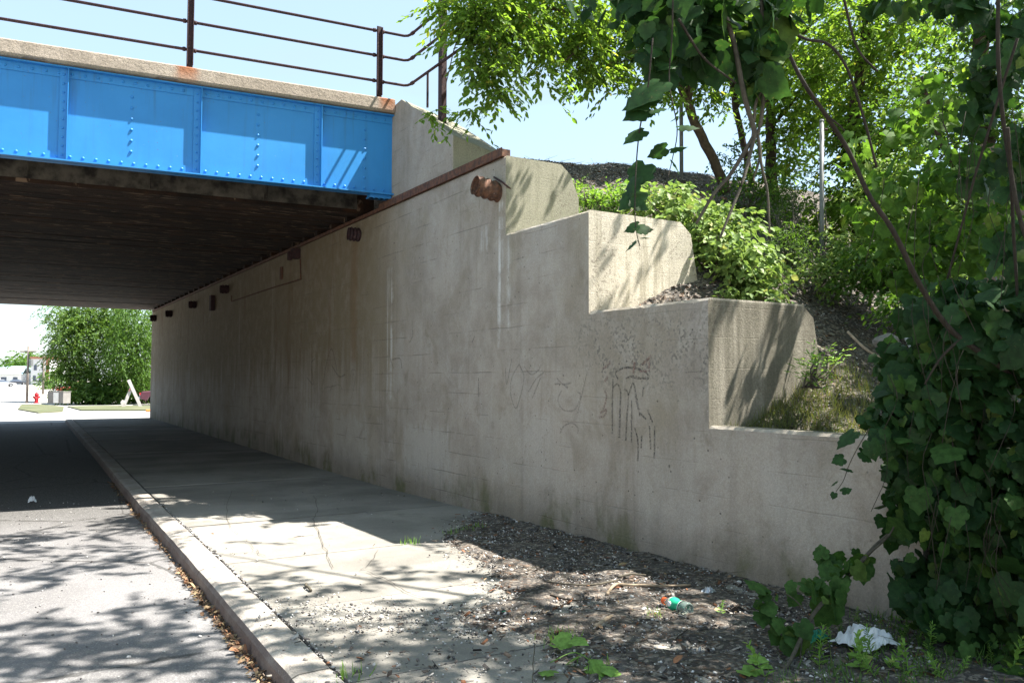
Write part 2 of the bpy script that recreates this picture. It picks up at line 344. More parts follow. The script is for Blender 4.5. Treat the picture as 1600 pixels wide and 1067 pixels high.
M['grape'] = leaf_mat('grape_leaf', (.016, .046, .014), (.024, .064, .018), (.08, .13, .025), .33, .52)
M['grape2'] = leaf_mat('young_grape_leaf', (.035, .085, .022), (.05, .11, .027), (.11, .16, .035), .38, .7)
M['vmid'] = leaf_mat('backlit_vine_leaf', (.045, .11, .022), (.075, .15, .03), (.16, .22, .05), .55, .7)
M['midleaf'] = leaf_mat('mid_green_leaf', (.06, .12, .028), (.085, .155, .035), (.15, .20, .05), .4)
M['cgrass'] = leaf_mat('shade_grass', (.07, .15, .035), (.10, .19, .045), (.18, .21, .08), .35)
M['knot'] = leaf_mat('bright_shrub_leaf', (.12, .20, .06), (.19, .27, .085), (.34, .34, .14), .35, .5, (1.25, 1.3, .75))
M['weed'] = leaf_mat('weed_leaf', (.14, .27, .055), (.20, .35, .08), (.34, .35, .12), .35)
M['blade'] = leaf_mat('dry_grass_blade', (.08, .13, .035), (.14, .155, .06), (.30, .24, .13), .3)
M['bark'] = simple('grey_brown_bark', (.10, .072, .05), .9, .5, 18, bump=.8)
M['bark2'] = simple('dark_bark', (.06, .042, .032), .9, .5, 18, bump=.8)
M['vine'] = simple('vine_stem_bark', (.10, .088, .066), .9, .45, 30, bump=.8)
M['redvine'] = simple('dark_vine_bark', (.038, .03, .022), .9, .45, 30, bump=.8)
M['paleStick'] = simple('bleached_dead_wood', (.36, .28, .20), .9, .4, 22, bump=.6)
M['steel'] = simple('galvanised_steel', (.20, .21, .215), .6, .25, 9, metal=.3, bump=.15)
M['chips'] = island_ramp('wood_chip', [(.15, .11, .085), (.085, .062, .05), (.27, .24, .21), (.19, .085, .045), (.06, .052, .048), (.36, .34, .32), (.10, .085, .077), (.045, .04, .038), (.20, .18, .165)])
M['gravel'] = island_ramp('gravel_stone', [(.17, .165, .165), (.09, .086, .086), (.36, .35, .34), (.13, .115, .11), (.24, .225, .22), (.065, .06, .06), (.62, .60, .58), (.45, .44, .43)])
M['deadleaf'] = island_ramp('dead_leaf', [(.20, .10, .055), (.13, .075, .045), (.24, .16, .10), (.09, .06, .042), (.26, .19, .11)])
M['white'] = simple('white_paint', (.78, .77, .75), .6, .12, 5, bump=0)

# ------------------------------------------------------------------ sun, sky
SA, SB = .52, .265                                         # toward the sun: +x .52, -y .265 per metre of height
sd = bpy.data.lights.new('sun', 'SUN'); sd.energy = 5; sd.angle = math.radians(.53); sd.color = (1, .95, .86)
so = bpy.data.objects.new('sun', sd); col.objects.link(so)
so.rotation_euler = Vector((SA, -SB, 1)).to_track_quat('Z', 'Y').to_euler()
w = bpy.data.worlds.new('World'); scene.world = w; w.use_nodes = True; t = w.node_tree; bg = t.nodes['Background']
sk = t.nodes.new('ShaderNodeTexSky'); sk.sky_type = 'NISHITA'; sk.sun_disc = False
sk.sun_elevation = math.atan2(1, math.hypot(SA, SB)); sk.sun_rotation = math.atan2(SA, -SB); sk.dust_density = 1.0; sk.air_density = 1.0; sk.ozone_density = 1.0
# thin bright summer veil and faint clouds over the clear sky
tc_ = t.nodes.new('ShaderNodeTexCoord'); nz_ = t.nodes.new('ShaderNodeTexNoise'); nz_.inputs['Scale'].default_value = 2.6; nz_.inputs['Detail'].default_value = 7; nz_.inputs['Roughness'].default_value = .6
mp_ = t.nodes.new('ShaderNodeMapping'); mp_.inputs['Scale'].default_value = (1, 1, 3.2); t.links.new(tc_.outputs['Generated'], mp_.inputs[0]); t.links.new(mp_.outputs[0], nz_.inputs['Vector'])
mr_ = t.nodes.new('ShaderNodeMapRange'); mr_.interpolation_type = 'SMOOTHSTEP'; mr_.inputs[1].default_value = .5; mr_.inputs[2].default_value = .72; mr_.inputs[3].default_value = .58; mr_.inputs[4].default_value = .92; t.links.new(nz_.outputs['Fac'], mr_.inputs[0])
mx_ = t.nodes.new('ShaderNodeMix'); mx_.data_type = 'RGBA'; t.links.new(mr_.outputs[0], mx_.inputs[0]); t.links.new(sk.outputs[0], mx_.inputs[6]); mx_.inputs[7].default_value = (1.72, 2.25, 2.5, 1)
t.links.new(mx_.outputs[2], bg.inputs[0]); bg.inputs[1].default_value = .10
scene.view_settings.view_transform = 'Standard'; scene.view_settings.look = 'None'; scene.view_settings.exposure = 2.0
scene.render.engine = 'CYCLES'
scene.cycles.max_bounces = 8; scene.cycles.diffuse_bounces = 4; scene.cycles.transparent_max_bounces = 4

# ------------------------------------------------------------------ levels
W = 5.06; H1, H2, H3, H4 = 1.22, 2.296, 3.332, 4.274; S1, S2, S3, S4, S5 = 5.14, 6.82, 8.47, 12.0, 36.2; S0 = 3.25
def gz(y): return float(np.interp(y, [-50, 3.5, 5, 8.5, 12, 14, 25, 36, 45], [.02, .02, .012, -.02, -.06, -.06, -.01, .045, .05]))
def G(px, py, dz=0.):                                     # where a sight line meets the pavement level
    z = 0.
    for _ in range(6): p = RZ(px, py, z+dz); z = gz(p[1])
    return p
def kx(y): return float(np.interp(y, [-6, 2, 4.5, 7.6, 12.4, 20, 36], [1.12, 1.25, 1.33, 1.44, 1.58, 1.76, 2.06]))

# ground, road, pavement
g = MB(); ys = [-400, -60, -20] + list(np.arange(-10, 60, 2.)) + [120, 400, 2500]
for a, b in zip(ys[:-1], ys[1:]): g.poly([(-1500, a, gz(a)-.26), (1500, a, gz(a)-.26), (1500, b, gz(b)-.26), (-1500, b, gz(b)-.26)])
M['farground'] = simple('pale_dusty_ground', (.42, .40, .36), .95, .2, .3)
tag(g.build('ground', M['farground']), kind='structure')
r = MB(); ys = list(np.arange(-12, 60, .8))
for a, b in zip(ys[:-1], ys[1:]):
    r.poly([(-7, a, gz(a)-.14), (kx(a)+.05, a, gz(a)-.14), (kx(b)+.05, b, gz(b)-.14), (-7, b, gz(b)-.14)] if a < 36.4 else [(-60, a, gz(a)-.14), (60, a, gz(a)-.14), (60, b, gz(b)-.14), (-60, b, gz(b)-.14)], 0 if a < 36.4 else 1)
M['farroad'] = simple('sunlit_far_road', (.36, .35, .34), .9, .2, .6)  # paler than the near asphalt, glaring sunlight put into the colour
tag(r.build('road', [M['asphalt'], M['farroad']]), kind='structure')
r = MB(); r.poly([(-9, 60, gz(60)-.135), (2.2, 60, gz(60)-.135), (2.2, 700, gz(60)-.135), (-9, 700, gz(60)-.135)])
tag(r.build('far_road', M['farroad']), kind='structure')
# kerb: rounded profile swept along its line
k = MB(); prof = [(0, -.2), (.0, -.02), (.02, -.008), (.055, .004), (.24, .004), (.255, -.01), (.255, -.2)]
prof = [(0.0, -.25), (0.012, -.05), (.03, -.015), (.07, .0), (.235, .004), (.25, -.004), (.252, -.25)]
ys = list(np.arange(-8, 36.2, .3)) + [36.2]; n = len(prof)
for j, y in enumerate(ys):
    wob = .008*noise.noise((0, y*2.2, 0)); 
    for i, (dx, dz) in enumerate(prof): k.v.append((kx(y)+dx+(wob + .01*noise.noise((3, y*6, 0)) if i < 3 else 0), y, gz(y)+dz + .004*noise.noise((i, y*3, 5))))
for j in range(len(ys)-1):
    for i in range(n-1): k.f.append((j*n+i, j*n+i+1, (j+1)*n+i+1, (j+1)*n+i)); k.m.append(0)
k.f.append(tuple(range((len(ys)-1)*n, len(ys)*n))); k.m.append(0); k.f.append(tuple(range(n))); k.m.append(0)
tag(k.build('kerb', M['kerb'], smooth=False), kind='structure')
# sidewalk slabs with open joints over dirt
s = MB(); joints = [-4.2, -2.4, -.8, .9, 2.55]
for q in ((500, 1075), (600, 930), (640, 849)): joints.append(G(*q)[1])
y = joints[-1]
while y < 34: y += 2.2 if y < 9 else 2.05; joints.append(y)
joints[-1] = 36.2
cy = lambda y: (kx(y)+.27+W)/2 + .1
def slab_edge(y): return y
for a, b in zip(joints[:-1], joints[1:]):
    a2, b2 = a+.008, b-.008
    nseg = 4
    for i in range(nseg):
        p, q = a2+(b2-a2)*i/nseg, a2+(b2-a2)*(i+1)/nseg
        xe = W+.12 if b < 36.5 else W+.12
        if q < S0-.1: xe = 5.3
        dz = .006*math.sin(a*7.3)
        s.hexa([(kx(p)+.272, p, gz(p)-.2), (xe, p, gz(p)-.2), (xe, q, gz(q)-.2), (kx(q)+.272, q, gz(q)-.2), (kx(p)+.272, p, gz(p)+dz), (xe, p, gz(p)), (xe, q, gz(q)), (kx(q)+.272, q, gz(q)+dz)])
for a, b in zip(ys[:-1], ys[1:]): s.poly([(kx(a)+.2, a, gz(a)-.022), (5.3, a, gz(a)-.022), (5.3, b, gz(b)-.022), (kx(b)+.2, b, gz(b)-.022)], 1)
def crack(pxs, w=.0045):
    pts = smooth_path([G(*q) for q in pxs], 6)
    for i in range(len(pts)-1):
        a, b = pts[i], pts[i+1]; a = a+np.array([noise.noise(a*9)*.03, noise.noise(a*9+5)*.03, 0]) if i else a; b = b+np.array([noise.noise(b*9)*.03, noise.noise(b*9+5)*.03, 0])
        d = b-a; d /= np.linalg.norm(d)+1e-9; q = np.array([-d[1], d[0], 0])*w*(.5+.5*abs(noise.noise(a*5)))
        za, zb = gz(a[1])+.0105, gz(b[1])+.0105
        s.poly([(a[0]-q[0], a[1]-q[1], za), (b[0]-q[0], b[1]-q[1], zb), (b[0]+q[0], b[1]+q[1], zb), (a[0]+q[0], a[1]+q[1], za)], 1)
crack([(490, 775), (497, 795), (489, 812)]); crack([(489, 812), (500, 840), (512, 870), (522, 888)]); crack([(355, 866), (385, 864), (412, 866)]); crack([(385, 845), (400, 860), (412, 870)], .003)
crack([(563, 892), (600, 905), (638, 928), (660, 935)]); crack([(563, 892), (580, 880), (590, 860)], .003); crack([(362, 768), (355, 790), (358, 820), (385, 845)], .003)
crack([(640, 925), (700, 915), (760, 905)], .003); crack([(480, 765), (540, 762), (620, 750)], .0025)
tag(s.build('sidewalk', [M['walk'], M['dirt']]), kind='structure')

# embankment (railway fill behind the wing wall)
def emb(x, y):
    base = 1.12+.635*(y-5.14); b = .55*min(max((x-5.35)/1.3, 0), 1)
    z = base+b*min(1, max(0, (y-3.0)/1.5))
    if y > S3-.1 and x < 6.4: z = min(z, 3.1+.42*(y-S3)+ .9*max(0, x-5.3))
    if S2-.1 < y <= S3-.1 and x < 6.2: z = min(z, H3-.12 + .25*max(0, x-5.5))
    if S1-.1 < y <= S2-.1 and x < 6.0: z = min(z, H2-.12+.1*max(0, x-5.5))
    if y <= S1-.1 and x < 5.9: z = min(z, max(H1-.08, H1-.08+.75*(x-5.45)))
    z += .10*noise.noise((x*.9, y*.9, 0))+.045*noise.noise((x*2.7, y*2.7, 3))+.02*noise.noise((x*8, y*8, 3))
    zm = float(np.interp(x, [6, 7.3, 8.8, 10.5, 13], [4.95, 5.05, 5.3, 5.46, 5.56]))-.35 + .07*noise.noise((x*1.7, y*1.7, 8))
    z = z if z < zm else zm+.35*(1-math.exp(-(z-zm)/.35))
    t_ = min(max((y-2.6)/.8, 0), 1)
    return z*t_ + (1-t_)*(.0+.03*noise.noise((x*2, y*2, 9))) if z > 0 else .0+.03*noise.noise((x*2, y*2, 9))
e = MB(); xs = list(np.arange(5.18, 9, .11))+list(np.arange(9, 20, .35))+list(np.arange(20, 70, 4)); ys = list(np.arange(-8, 1.5, .6))+list(np.arange(1.5, 12.6, .11))+list(np.arange(12.6, 37, 1.2))
nx = len(xs)
for y in ys:
    for x in xs: e.v.append((x, y, emb(x, y)))
for j in range(len(ys)-1):
    for i in range(nx-1): e.f.append((j*nx+i, j*nx+i+1, (j+1)*nx+i+1, (j+1)*nx+i)); e.m.append(0)
tag(e.build('embankment', M['soil'], smooth=True), kind='structure')

# ------------------------------------------------------------------ abutment wall (one casting, stepped)
wall = empty('abutment_wall', (W, S4, 0)); tag(wall, 'long grey board-formed concrete abutment wall stepping down beside the sidewalk', 'retaining wall')
b = MB()
def face(poly, u, m_side=1):                              # polygon in the wall plane (y,z) given depth u
    n = len(poly); base = len(b.v)
    b.v += [(W, y, z) for y, z in poly] + [(W+u, y, z) for y, z in poly]
    b.f.append(tuple(range(base, base+n))); b.m.append(0); b.f.append(tuple(range(base+2*n-1, base+n-1, -1))); b.m.append(1)
    for i in range(n):
        j = (i+1) % n; b.f.append((base+j, base+i, base+n+i, base+n+j)); b.m.append(1)
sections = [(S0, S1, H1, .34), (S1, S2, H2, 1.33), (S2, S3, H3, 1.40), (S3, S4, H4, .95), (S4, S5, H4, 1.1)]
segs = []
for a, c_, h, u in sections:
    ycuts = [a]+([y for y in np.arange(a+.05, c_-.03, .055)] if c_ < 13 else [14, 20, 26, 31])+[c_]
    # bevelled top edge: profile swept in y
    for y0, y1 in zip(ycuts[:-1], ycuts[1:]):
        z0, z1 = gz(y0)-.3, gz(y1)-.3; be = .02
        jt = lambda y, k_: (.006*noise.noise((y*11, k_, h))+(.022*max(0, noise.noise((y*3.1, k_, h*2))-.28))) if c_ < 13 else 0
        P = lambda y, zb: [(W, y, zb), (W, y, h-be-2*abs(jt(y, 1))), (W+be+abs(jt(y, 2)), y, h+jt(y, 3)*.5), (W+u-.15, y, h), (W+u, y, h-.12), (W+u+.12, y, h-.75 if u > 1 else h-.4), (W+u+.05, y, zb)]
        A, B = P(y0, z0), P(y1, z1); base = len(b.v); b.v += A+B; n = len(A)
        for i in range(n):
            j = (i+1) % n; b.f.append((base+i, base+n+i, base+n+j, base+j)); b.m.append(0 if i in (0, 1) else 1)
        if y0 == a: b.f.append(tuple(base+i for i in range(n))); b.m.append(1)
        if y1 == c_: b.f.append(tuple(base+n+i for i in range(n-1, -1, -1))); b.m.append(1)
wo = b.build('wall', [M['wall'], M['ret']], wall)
# end block beside the girder
pb = MB(); pt = lambda px, py: RX(px, py, W)
f = [pt(612, 321), pt(612.5, 168), pt(627, 155), pt(662, 178), pt(708, 211), pt(709, 273)]
f = [(W, q[1], q[2]) for q in f]; f[0] = (W, f[1][1], H4+.1); f[-1] = (W, f[-2][1], H4+.1)
bk = RY(779, 235, f[4][1])
back = [(W+.95, y, (z if i in (0, 5) else max(z-.22, H4+.25))) for i, (x, y, z) in enumerate(f)]
base = 0; pb.v = f+back; n = 6
pb.f = [tuple(range(n)), tuple(range(2*n-1, n-1, -1))]+[((i+1) % n, i, n+i, n+(i+1) % n) for i in range(n)]; pb.m = [0, 1]+[1]*n
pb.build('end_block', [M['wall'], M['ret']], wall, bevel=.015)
# rusted ledge angle along the wall head
l = MB(); l.box(W-.035, W+.10, S3+.06, S4+.35, H4+.003, H4+.095); l.box(W-.045, W-.036, S3+.02, S4+.3, H4-.01, H4+.10)
l.box(W-.01, W+.3, S4+.36, S5, H4+.003, H4+.06)
l.build('ledge_angle', M['rust'], wall, bevel=.004)
# corrugated drain stubs
def corr(c, axis, L, R0, name='drain_pipe', mat='orust', ridges=4):
    m_ = MB(); pr = []; N = ridges*6
    for i in range(N+1): pr.append((L*i/N, R0*(1+.09*math.sin(2*PI*ridges*i/N))))
    pr += [(L, R0*.93), (0, R0*.9)]; m_.lathe(c, axis, pr, 20)
    m_.lathe(np.array(c)+np.array(axis)/np.linalg.norm(axis)*.04, axis, [(0, .001), (0, R0*.9)], 20, 1)
    return m_.build(name, [M[mat], M['dirt']], wall, smooth=True)
M['ghole'] = M['dirt']
c = RX(783, 302, W+.05); corr(c, (-1, .05, .16), .36, .118)
c = RX(566, 368, W+.05); corr(c, (-1, .1, .05), .24, .11, mat='rail')
for px, py, R0 in ((360, 452, .13), (309, 476, .13), (271, 490, .14), (246, 497, .15)):
    c = RX(px, py, W+.05); corr(c, (-1, .05, -.05), .26, R0*.85, mat='rail', ridges=3)
# conduit and small boxes
cm = MB(); q = [RX(469, 405, W-.03), RX(470, 436, W-.03), RX(415, 453, W-.03), RX(362, 471, W-.03), RX(362, 462, W-.03)]
cm.tube(q, .014, 6); cm.build('conduit', M['rust'], wall)
cm = MB(); q = RX(468, 397, W); cm.box(W-.16, W-.002, q[1]-.09, q[1]+.09, q[2]-.1, q[2]+.1); cm.box(W-.24, W-.161, q[1]-.05, q[1]+.05, q[2]-.14, q[2]+.03)
cm.build('lamp_bracket', M['rail'], wall, bevel=.01)
cm = MB(); q = RX(441, 427, W); cm.box(W-.035, W-.002, q[1]-.07, q[1]+.07, q[2]-.13, q[2]+.13); cm.build('cover_plate', M['rust'], wall)
cm = MB(); q = RX(335, 470, W); cm.box(W-.12, W-.002, q[1]-.1, q[1]+.1, q[2]-.28, q[2]+.15); cm.build('junction_box', M['rail'], wall, bevel=.01)
# bent reinforcing wire by the drain
cm = MB(); cm.tube(smooth_path([RX(772, 277, W-.02), RX(785, 285, W-.05), RX(800, 297, W+.1), RX(815, 305, W+.3)], 3), .012, 5); cm.build('wire', M['rail'], wall)

# graffiti strokes: faded paint on the wall face
M['gdark'] = simple('faded_black_spray', (.055, .052, .052), .9, .3, 30, c2=(.15, .14, .13)); M['gred'] = simple('faded_red_spray', (.30, .15, .13), .9, .3, 25, c2=(.31, .22, .19))
M['gfaint'] = simple('ghosted_spray', (.15, .14, .13), .9, .2, 30, c2=(.27, .25, .22)); M['gfr'] = simple('ghosted_red_spray', (.27, .175, .14), .9, .2, 30, c2=(.28, .24, .2))
for k_ in ('gdark', 'gred', 'gfaint', 'gfr'):
    mt_ = M[k_]; nt_ = mt_.node_tree; pr_ = nt_.nodes['Principled BSDF']; ns_ = nt_.nodes.new('ShaderNodeTexNoise'); ns_.inputs['Scale'].default_value = 55; ns_.inputs['Detail'].default_value = 4
    ge_ = nt_.nodes.new('ShaderNodeNewGeometry'); nt_.links.new(ge_.outputs['Position'], ns_.inputs['Vector']); rg_ = nt_.nodes.new('ShaderNodeMapRange'); rg_.inputs[1].default_value = .38; rg_.inputs[2].default_value = .62; rg_.inputs[3].default_value = .05; rg_.inputs[4].default_value = {'gdark': .68, 'gred': .6, 'gfaint': .42, 'gfr': .5}[k_]
    nt_.links.new(ns_.outputs['Fac'], rg_.inputs[0]); nt_.links.new(rg_.outputs[0], pr_.inputs['Alpha'])
def strokes(name, lst, mat, w, lab=None):
    m_ = MB(); d = 0
    for pts in lst:
        pp = smooth_path([RX(px, py, W) for px, py in pts], 5); d += 1
        for i in range(len(pp)-1):
            a, c_ = pp[i], pp[i+1]; t_ = c_-a; L = math.hypot(t_[1], t_[2])+1e-9; nn = np.array([0, -t_[2]/L, t_[1]/L])
            wa = w*(.55+.6*abs(noise.noise(a*7))); wb = w*(.55+.6*abs(noise.noise(c_*7))); X = W-.0022-.00015*(d % 9)
            ps = [a-nn*wa, c_-nn*wb, c_+nn*wb, a+nn*wa]; m_.poly([(X, p[1], p[2]) for p in ps])
    o = m_.build(name, mat, wall)
    if lab: o['label'] = lab
strokes('graffiti', [[(966, 592), (962, 582), (975, 575), (992, 575), (1008, 581), (1014, 590), (1000, 591), (986, 588), (978, 592)], [(958, 592), (957, 630), (957, 678)], [(958, 605), (965, 600), (970, 612), (969, 640), (968, 684)],
    [(976, 608), (982, 616), (980, 650), (978, 688)], [(982, 618), (990, 598), (995, 625), (1000, 650)], [(987, 625), (987, 692)], [(1006, 605), (1004, 620)], [(1000, 645), (1010, 655)], [(1012, 640), (1020, 660)], [(992, 668), (997, 690), (997, 720)],
    [(1003, 680), (1002, 700)], [(1023, 665), (1023, 700), (1022, 716)], [(1015, 665), (1017, 702)], [(1046, 726), (1046, 731)]], M['gdark'], .016, 'black dripping spray scrawl')
strokes('graffiti', [[(800, 560), (792, 600), (790, 575)], [(812, 568), (800, 590), (798, 615), (806, 638), (813, 620), (819, 590), (812, 570)], [(819, 572), (830, 585), (842, 578), (845, 570)], [(850, 582), (838, 592), (826, 612)], [(845, 590), (832, 622)], [(870, 590), (880, 600), (893, 598)], [(878, 610), (872, 625), (880, 640), (898, 640), (908, 618), (902, 612)],
    [(918, 580), (910, 615), (903, 645)], [(875, 677), (882, 665), (894, 661), (903, 668), (903, 677)], [(866, 600), (878, 600), (888, 606)]], M['gfaint'], .013, 'faint grey scrawl')
strokes('graffiti', [[(942, 576), (955, 567)], [(950, 588), (945, 596)], [(945, 610), (948, 620), (943, 640)], [(938, 645), (948, 640), (944, 650), (936, 652)], [(1015, 565), (1014, 580)], [(992, 565), (990, 585)], [(1003, 570), (1018, 556)], [(1012, 580), (1000, 580)]], M['gred'], .018, 'faded red spray dashes')
strokes('graffiti', [[(608, 545), (610, 560), (615, 575)], [(612, 562), (625, 560), (628, 575)], [(640, 535), (645, 525), (645, 515)], [(738, 535), (742, 525)], [(480, 590), (490, 600), (486, 570), (492, 560)], [(505, 600), (510, 570), (518, 545), (525, 570), (528, 590)], [(748, 590), (748, 620)], [(518, 570), (530, 588), (540, 585)]], M['gfr'], .018, 'ghosted reddish scrawl')
strokes('graffiti', [[(503, 616), (508, 606), (520, 604), (525, 603)], [(518, 603), (530, 601), (535, 608)], [(515, 612), (520, 602)], [(548, 590), (550, 578), (556, 582), (552, 610), (548, 625)], [(1070, 582), (1100, 580)], [(1085, 590), (1098, 592), (1100, 600)]], M['gfaint'], .009, 'small faint dark scribble')

# unseen opposite abutment left of the view, added to darken the underpass
oa = MB(); oa.box(-9, -7.0, -2, 36.2, -.5, H4+.0); oo = oa.build('opposite_abutment_wall', M['wall'])
tag(oo, 'plain unseen concrete abutment wall on the far side of the underpass road', 'retaining wall')

# ------------------------------------------------------------------ bridge
A0, K0 = 12.37, -.088
def gp(x, out, z): return (x, A0+K0*x-out, z)
ZB, ZT = 4.43, 5.68
bridge = empty('railway_bridge', (0, A0, ZB)); tag(bridge, 'railway bridge with riveted bright blue plate girder over the road', 'bridge')
def gbox(m_, x0, x1, o0, o1, z0, z1, mm=0):
    m_.hexa([gp(x0, o1, z0), gp(x1, o1, z0), gp(x1, o0, z0), gp(x0, o0, z0), gp(x0, o1, z1), gp(x1, o1, z1), gp(x1, o0, z1), gp(x0, o0, z1)], mm)
XE = 5.078; XL = -9
gd = MB(); gbox(gd, XL, XE, -.02, 0, ZB, ZT)                                     # web
gbox(gd, XL, XE, .001, .013, ZB+.02, ZB+.13); gbox(gd, XL, XE, -.12, .098, ZB-.0, ZB+.019)
gbox(gd, XL, XE, .001, .013, ZT-.13, ZT-.02); gbox(gd, XL, XE, -.12, .09, ZT-.019, ZT)
nv = (K0, -1, 0)
x = XE-.06
stx = [RP(px, 275, A0, K0)[0] for px in (103, 312, 500)]; sp_ = stx[1]-stx[0]
allst = stx+[stx[0]-sp_*i for i in range(1, 5)]
mids = [RP(px, 220, A0, K0)[0] for px in (205, 403, 570)]+[stx[0]-sp_*(i+.5) for i in range(0, 5)]
xx = XL+.1
while xx < XE-.03:
    if min(abs(xx-q+.03) for q in allst) > .07:
        gd.dome(gp(xx, .013, ZB+.075), nv, .021); gd.dome(gp(xx, .013, ZT-.075), nv, .021)
    xx += .152
for q in mids:
    for z in np.arange(ZB+.24, ZT-.2, .149): gd.dome(gp(q, 0, z), nv, .022)
gird = gd.build('girder', M['blue'], bridge)
for q in sorted(allst):
    st = MB(); gbox(st, q-.10, q-.011, .0135, .024, ZB+.02, ZT-.02); gbox(st, q-.011, q, .0135, .088, ZB+.02, ZT-.02)
    for z in np.arange(ZB+.09, ZT-.06, .118): st.dome(gp(q-.055, .024, z), nv, .017)
    st.build('stiffener', M['blue'], bridge)
bs = MB(); p0 = RP(578, 318, A0-.02, K0); p1 = RP(606, 322, A0-.02, K0)
gbox(bs, p0[0], XE-.03, -.1, .03, H4+.10, ZB-.002); gbox(bs, p0[0]-.01, XE-.02, -.12, .05, H4+.10, H4+.115)
for i in range(3): bs.dome(gp(p0[0]+.06+.08*i, .03, ZB-.06), nv, .014)
bs.build('bearing_shoe', M['blue'], bridge)
# coping: concrete edge beam with chipped lower arris
cp = MB(); cxs = list(np.arange(XL, 5.0, .045))+[5.052]
pr = lambda x: [(.135, ZT+.012 + (.02 if noise.noise((x*1.9, 0, 0)) > .33 else 0)+.006*noise.noise((x*14, 1, 0))), (.145, ZT+.05), (.14+.004*noise.noise((x*9, 3, 3)), ZT+.215), (.125, ZT+.23), (-.6, ZT+.23), (-.6, ZT+.003), (.0, ZT+.003)]
n = 7
for x in cxs:
    for o_, z_ in pr(x): cp.v.append(gp(x, o_, z_))
for j in range(len(cxs)-1):
    for i in range(n): i2 = (i+1) % n; cp.f.append((j*n+i, (j+1)*n+i, (j+1)*n+i2, j*n+i2)); cp.m.append(0)
cp.f.append(tuple(range((len(cxs)-1)*n, len(cxs)*n))); cp.m.append(0); cp.f.append(tuple(range(n-1, -1, -1))); cp.m.append(0)
cp.build('coping', M['coping'], bridge)
# deck slab and rusted trough soffit
dk = MB(); dk.hexa([gp(XL, -.13, 5.2), gp(W+.4, -.13, 5.2), (W+.4, 37.2, 5.2), (XL, 37.2, 5.2), gp(XL, -.61, 5.9), gp(W+.4, -.61, 5.9), (W+.4, 37.2, 5.9), (XL, 37.2, 5.9)], 0)
M['dk'] = simple('dark_deck_concrete', (.10, .09, .075), .9, .5, 3, c2=(.035, .03, .026))  # dark concrete mottled to a still darker tone
dk.build('deck', M['dk'], bridge)
sf = MB(); off = -1.5
def sy(x, k): return A0+K0*x*(1-k)+1.45+ k*0
N = 62
for i in range(N):
    k0 = i/N; y0 = 1.45+(37.1-A0-1.45)*k0; wd = (37.1-A0-1.45)/N
    z0 = 4.42+.016*noise.noise((i*3.1, 0, 0)); sk0 = K0*(1-k0)
    a, c_ = A0+y0, A0+y0+wd-.006-.03*(i % 5 == 2)
    sf = MB(); sf.hexa([(XL, a+sk0*XL, z0), (W+.3, a+sk0*W, z0), (W+.3, c_+sk0*W, z0), (XL, c_+sk0*XL, z0), (XL, a+sk0*XL, 5.19), (W+.3, a+sk0*W, 5.19), (W+.3, c_+sk0*W, 5.19), (XL, c_+sk0*XL, 5.19)])
    sf.build('soffit_beam', M['soffit'], bridge, bevel=.008)
fb = MB(); M['fascia'] = simple('peeling_inner_fascia', (.12, .11, .09), .85, .5, 5, c2=(.02, .018, .016))
fb.hexa([(XL, A0+1.44+K0*XL-.03, 4.47), (W-.02, A0+1.41+K0*W, 4.47), (W-.02, A0+1.44+K0*W, 4.47), (XL, A0+1.44+K0*XL, 4.47)]+[(XL, A0+1.44+K0*XL-.03, 5.19), (W-.02, A0+1.41+K0*W, 5.19), (W-.02, A0+1.44+K0*W, 5.19), (XL, A0+1.44+K0*XL, 5.19)])
for q in allst: fb.box(q-.45, q-.42, A0+K0*q+1.30, A0+K0*q+1.405, 4.47, 5.19)
fb.build('inner_fascia', M['fascia'], bridge)
# floor-beam ends and rust-crusted seat on the wall head under the deck
for y in np.arange(13.8, 36, .8):
    sb = MB(); sb.box(W-.03, W+.25, y, y+.12+.1*random.random(), H4+.062, 4.415)
    sb.build('bearing_block', M['soffit'], bridge)
fg = MB(); fg.box(XL, W+.3, 37.12, 37.2, ZB, 5.19); fg.build('far_girder', M['blue'], bridge)
# far end bearing seat
# pipe railing
rl = empty('pipe_railing', (5.0, 11.9, 5.91)); tag(rl, 'rusty dark three-rail pipe railing above the bridge coping', 'railing')
yR = lambda x: A0+K0*x-.02
def rpx(px, py): return RP(px, py, A0-.02, K0)
def hsec(name, base, topz, wd=.05, parent=rl):
    m_ = MB(); x, y, z = base
    m_.box(x-wd, x+wd, y-.006, y+.006, z, topz); m_.box(x-wd, x-wd+.009, y-.045, y-.0065, z+.06, topz-.02); m_.box(x+wd-.009, x+wd, y-.045, y-.0065, z+.06, topz-.02)
    m_.box(x-wd-.03, x+wd+.03, y-.05, y+.05, z-.002, z+.012); return m_.build(name, M['rail'], parent)
pA = rpx(296, 108); pB = rpx(592, 157)
dx = pB[0]-pA[0]
pz = 5.912
for i in range(0, 5):
    x = pB[0]-dx*i; hsec('post', (x, yR(x), pz), pz+1.14, .042)
rz = [rpx(592, 129)[2], rpx(595, 88)[2], rpx(597, 47)[2]]
rz = [pz+.29, pz+.69, pz+1.08]
cx = [RP(636, 137, A0-.02, K0), RP(638, 99, A0-.02, K0), RP(637, 54, A0-.02, K0)]
xc = cx[1][0]; yc = yR(xc)
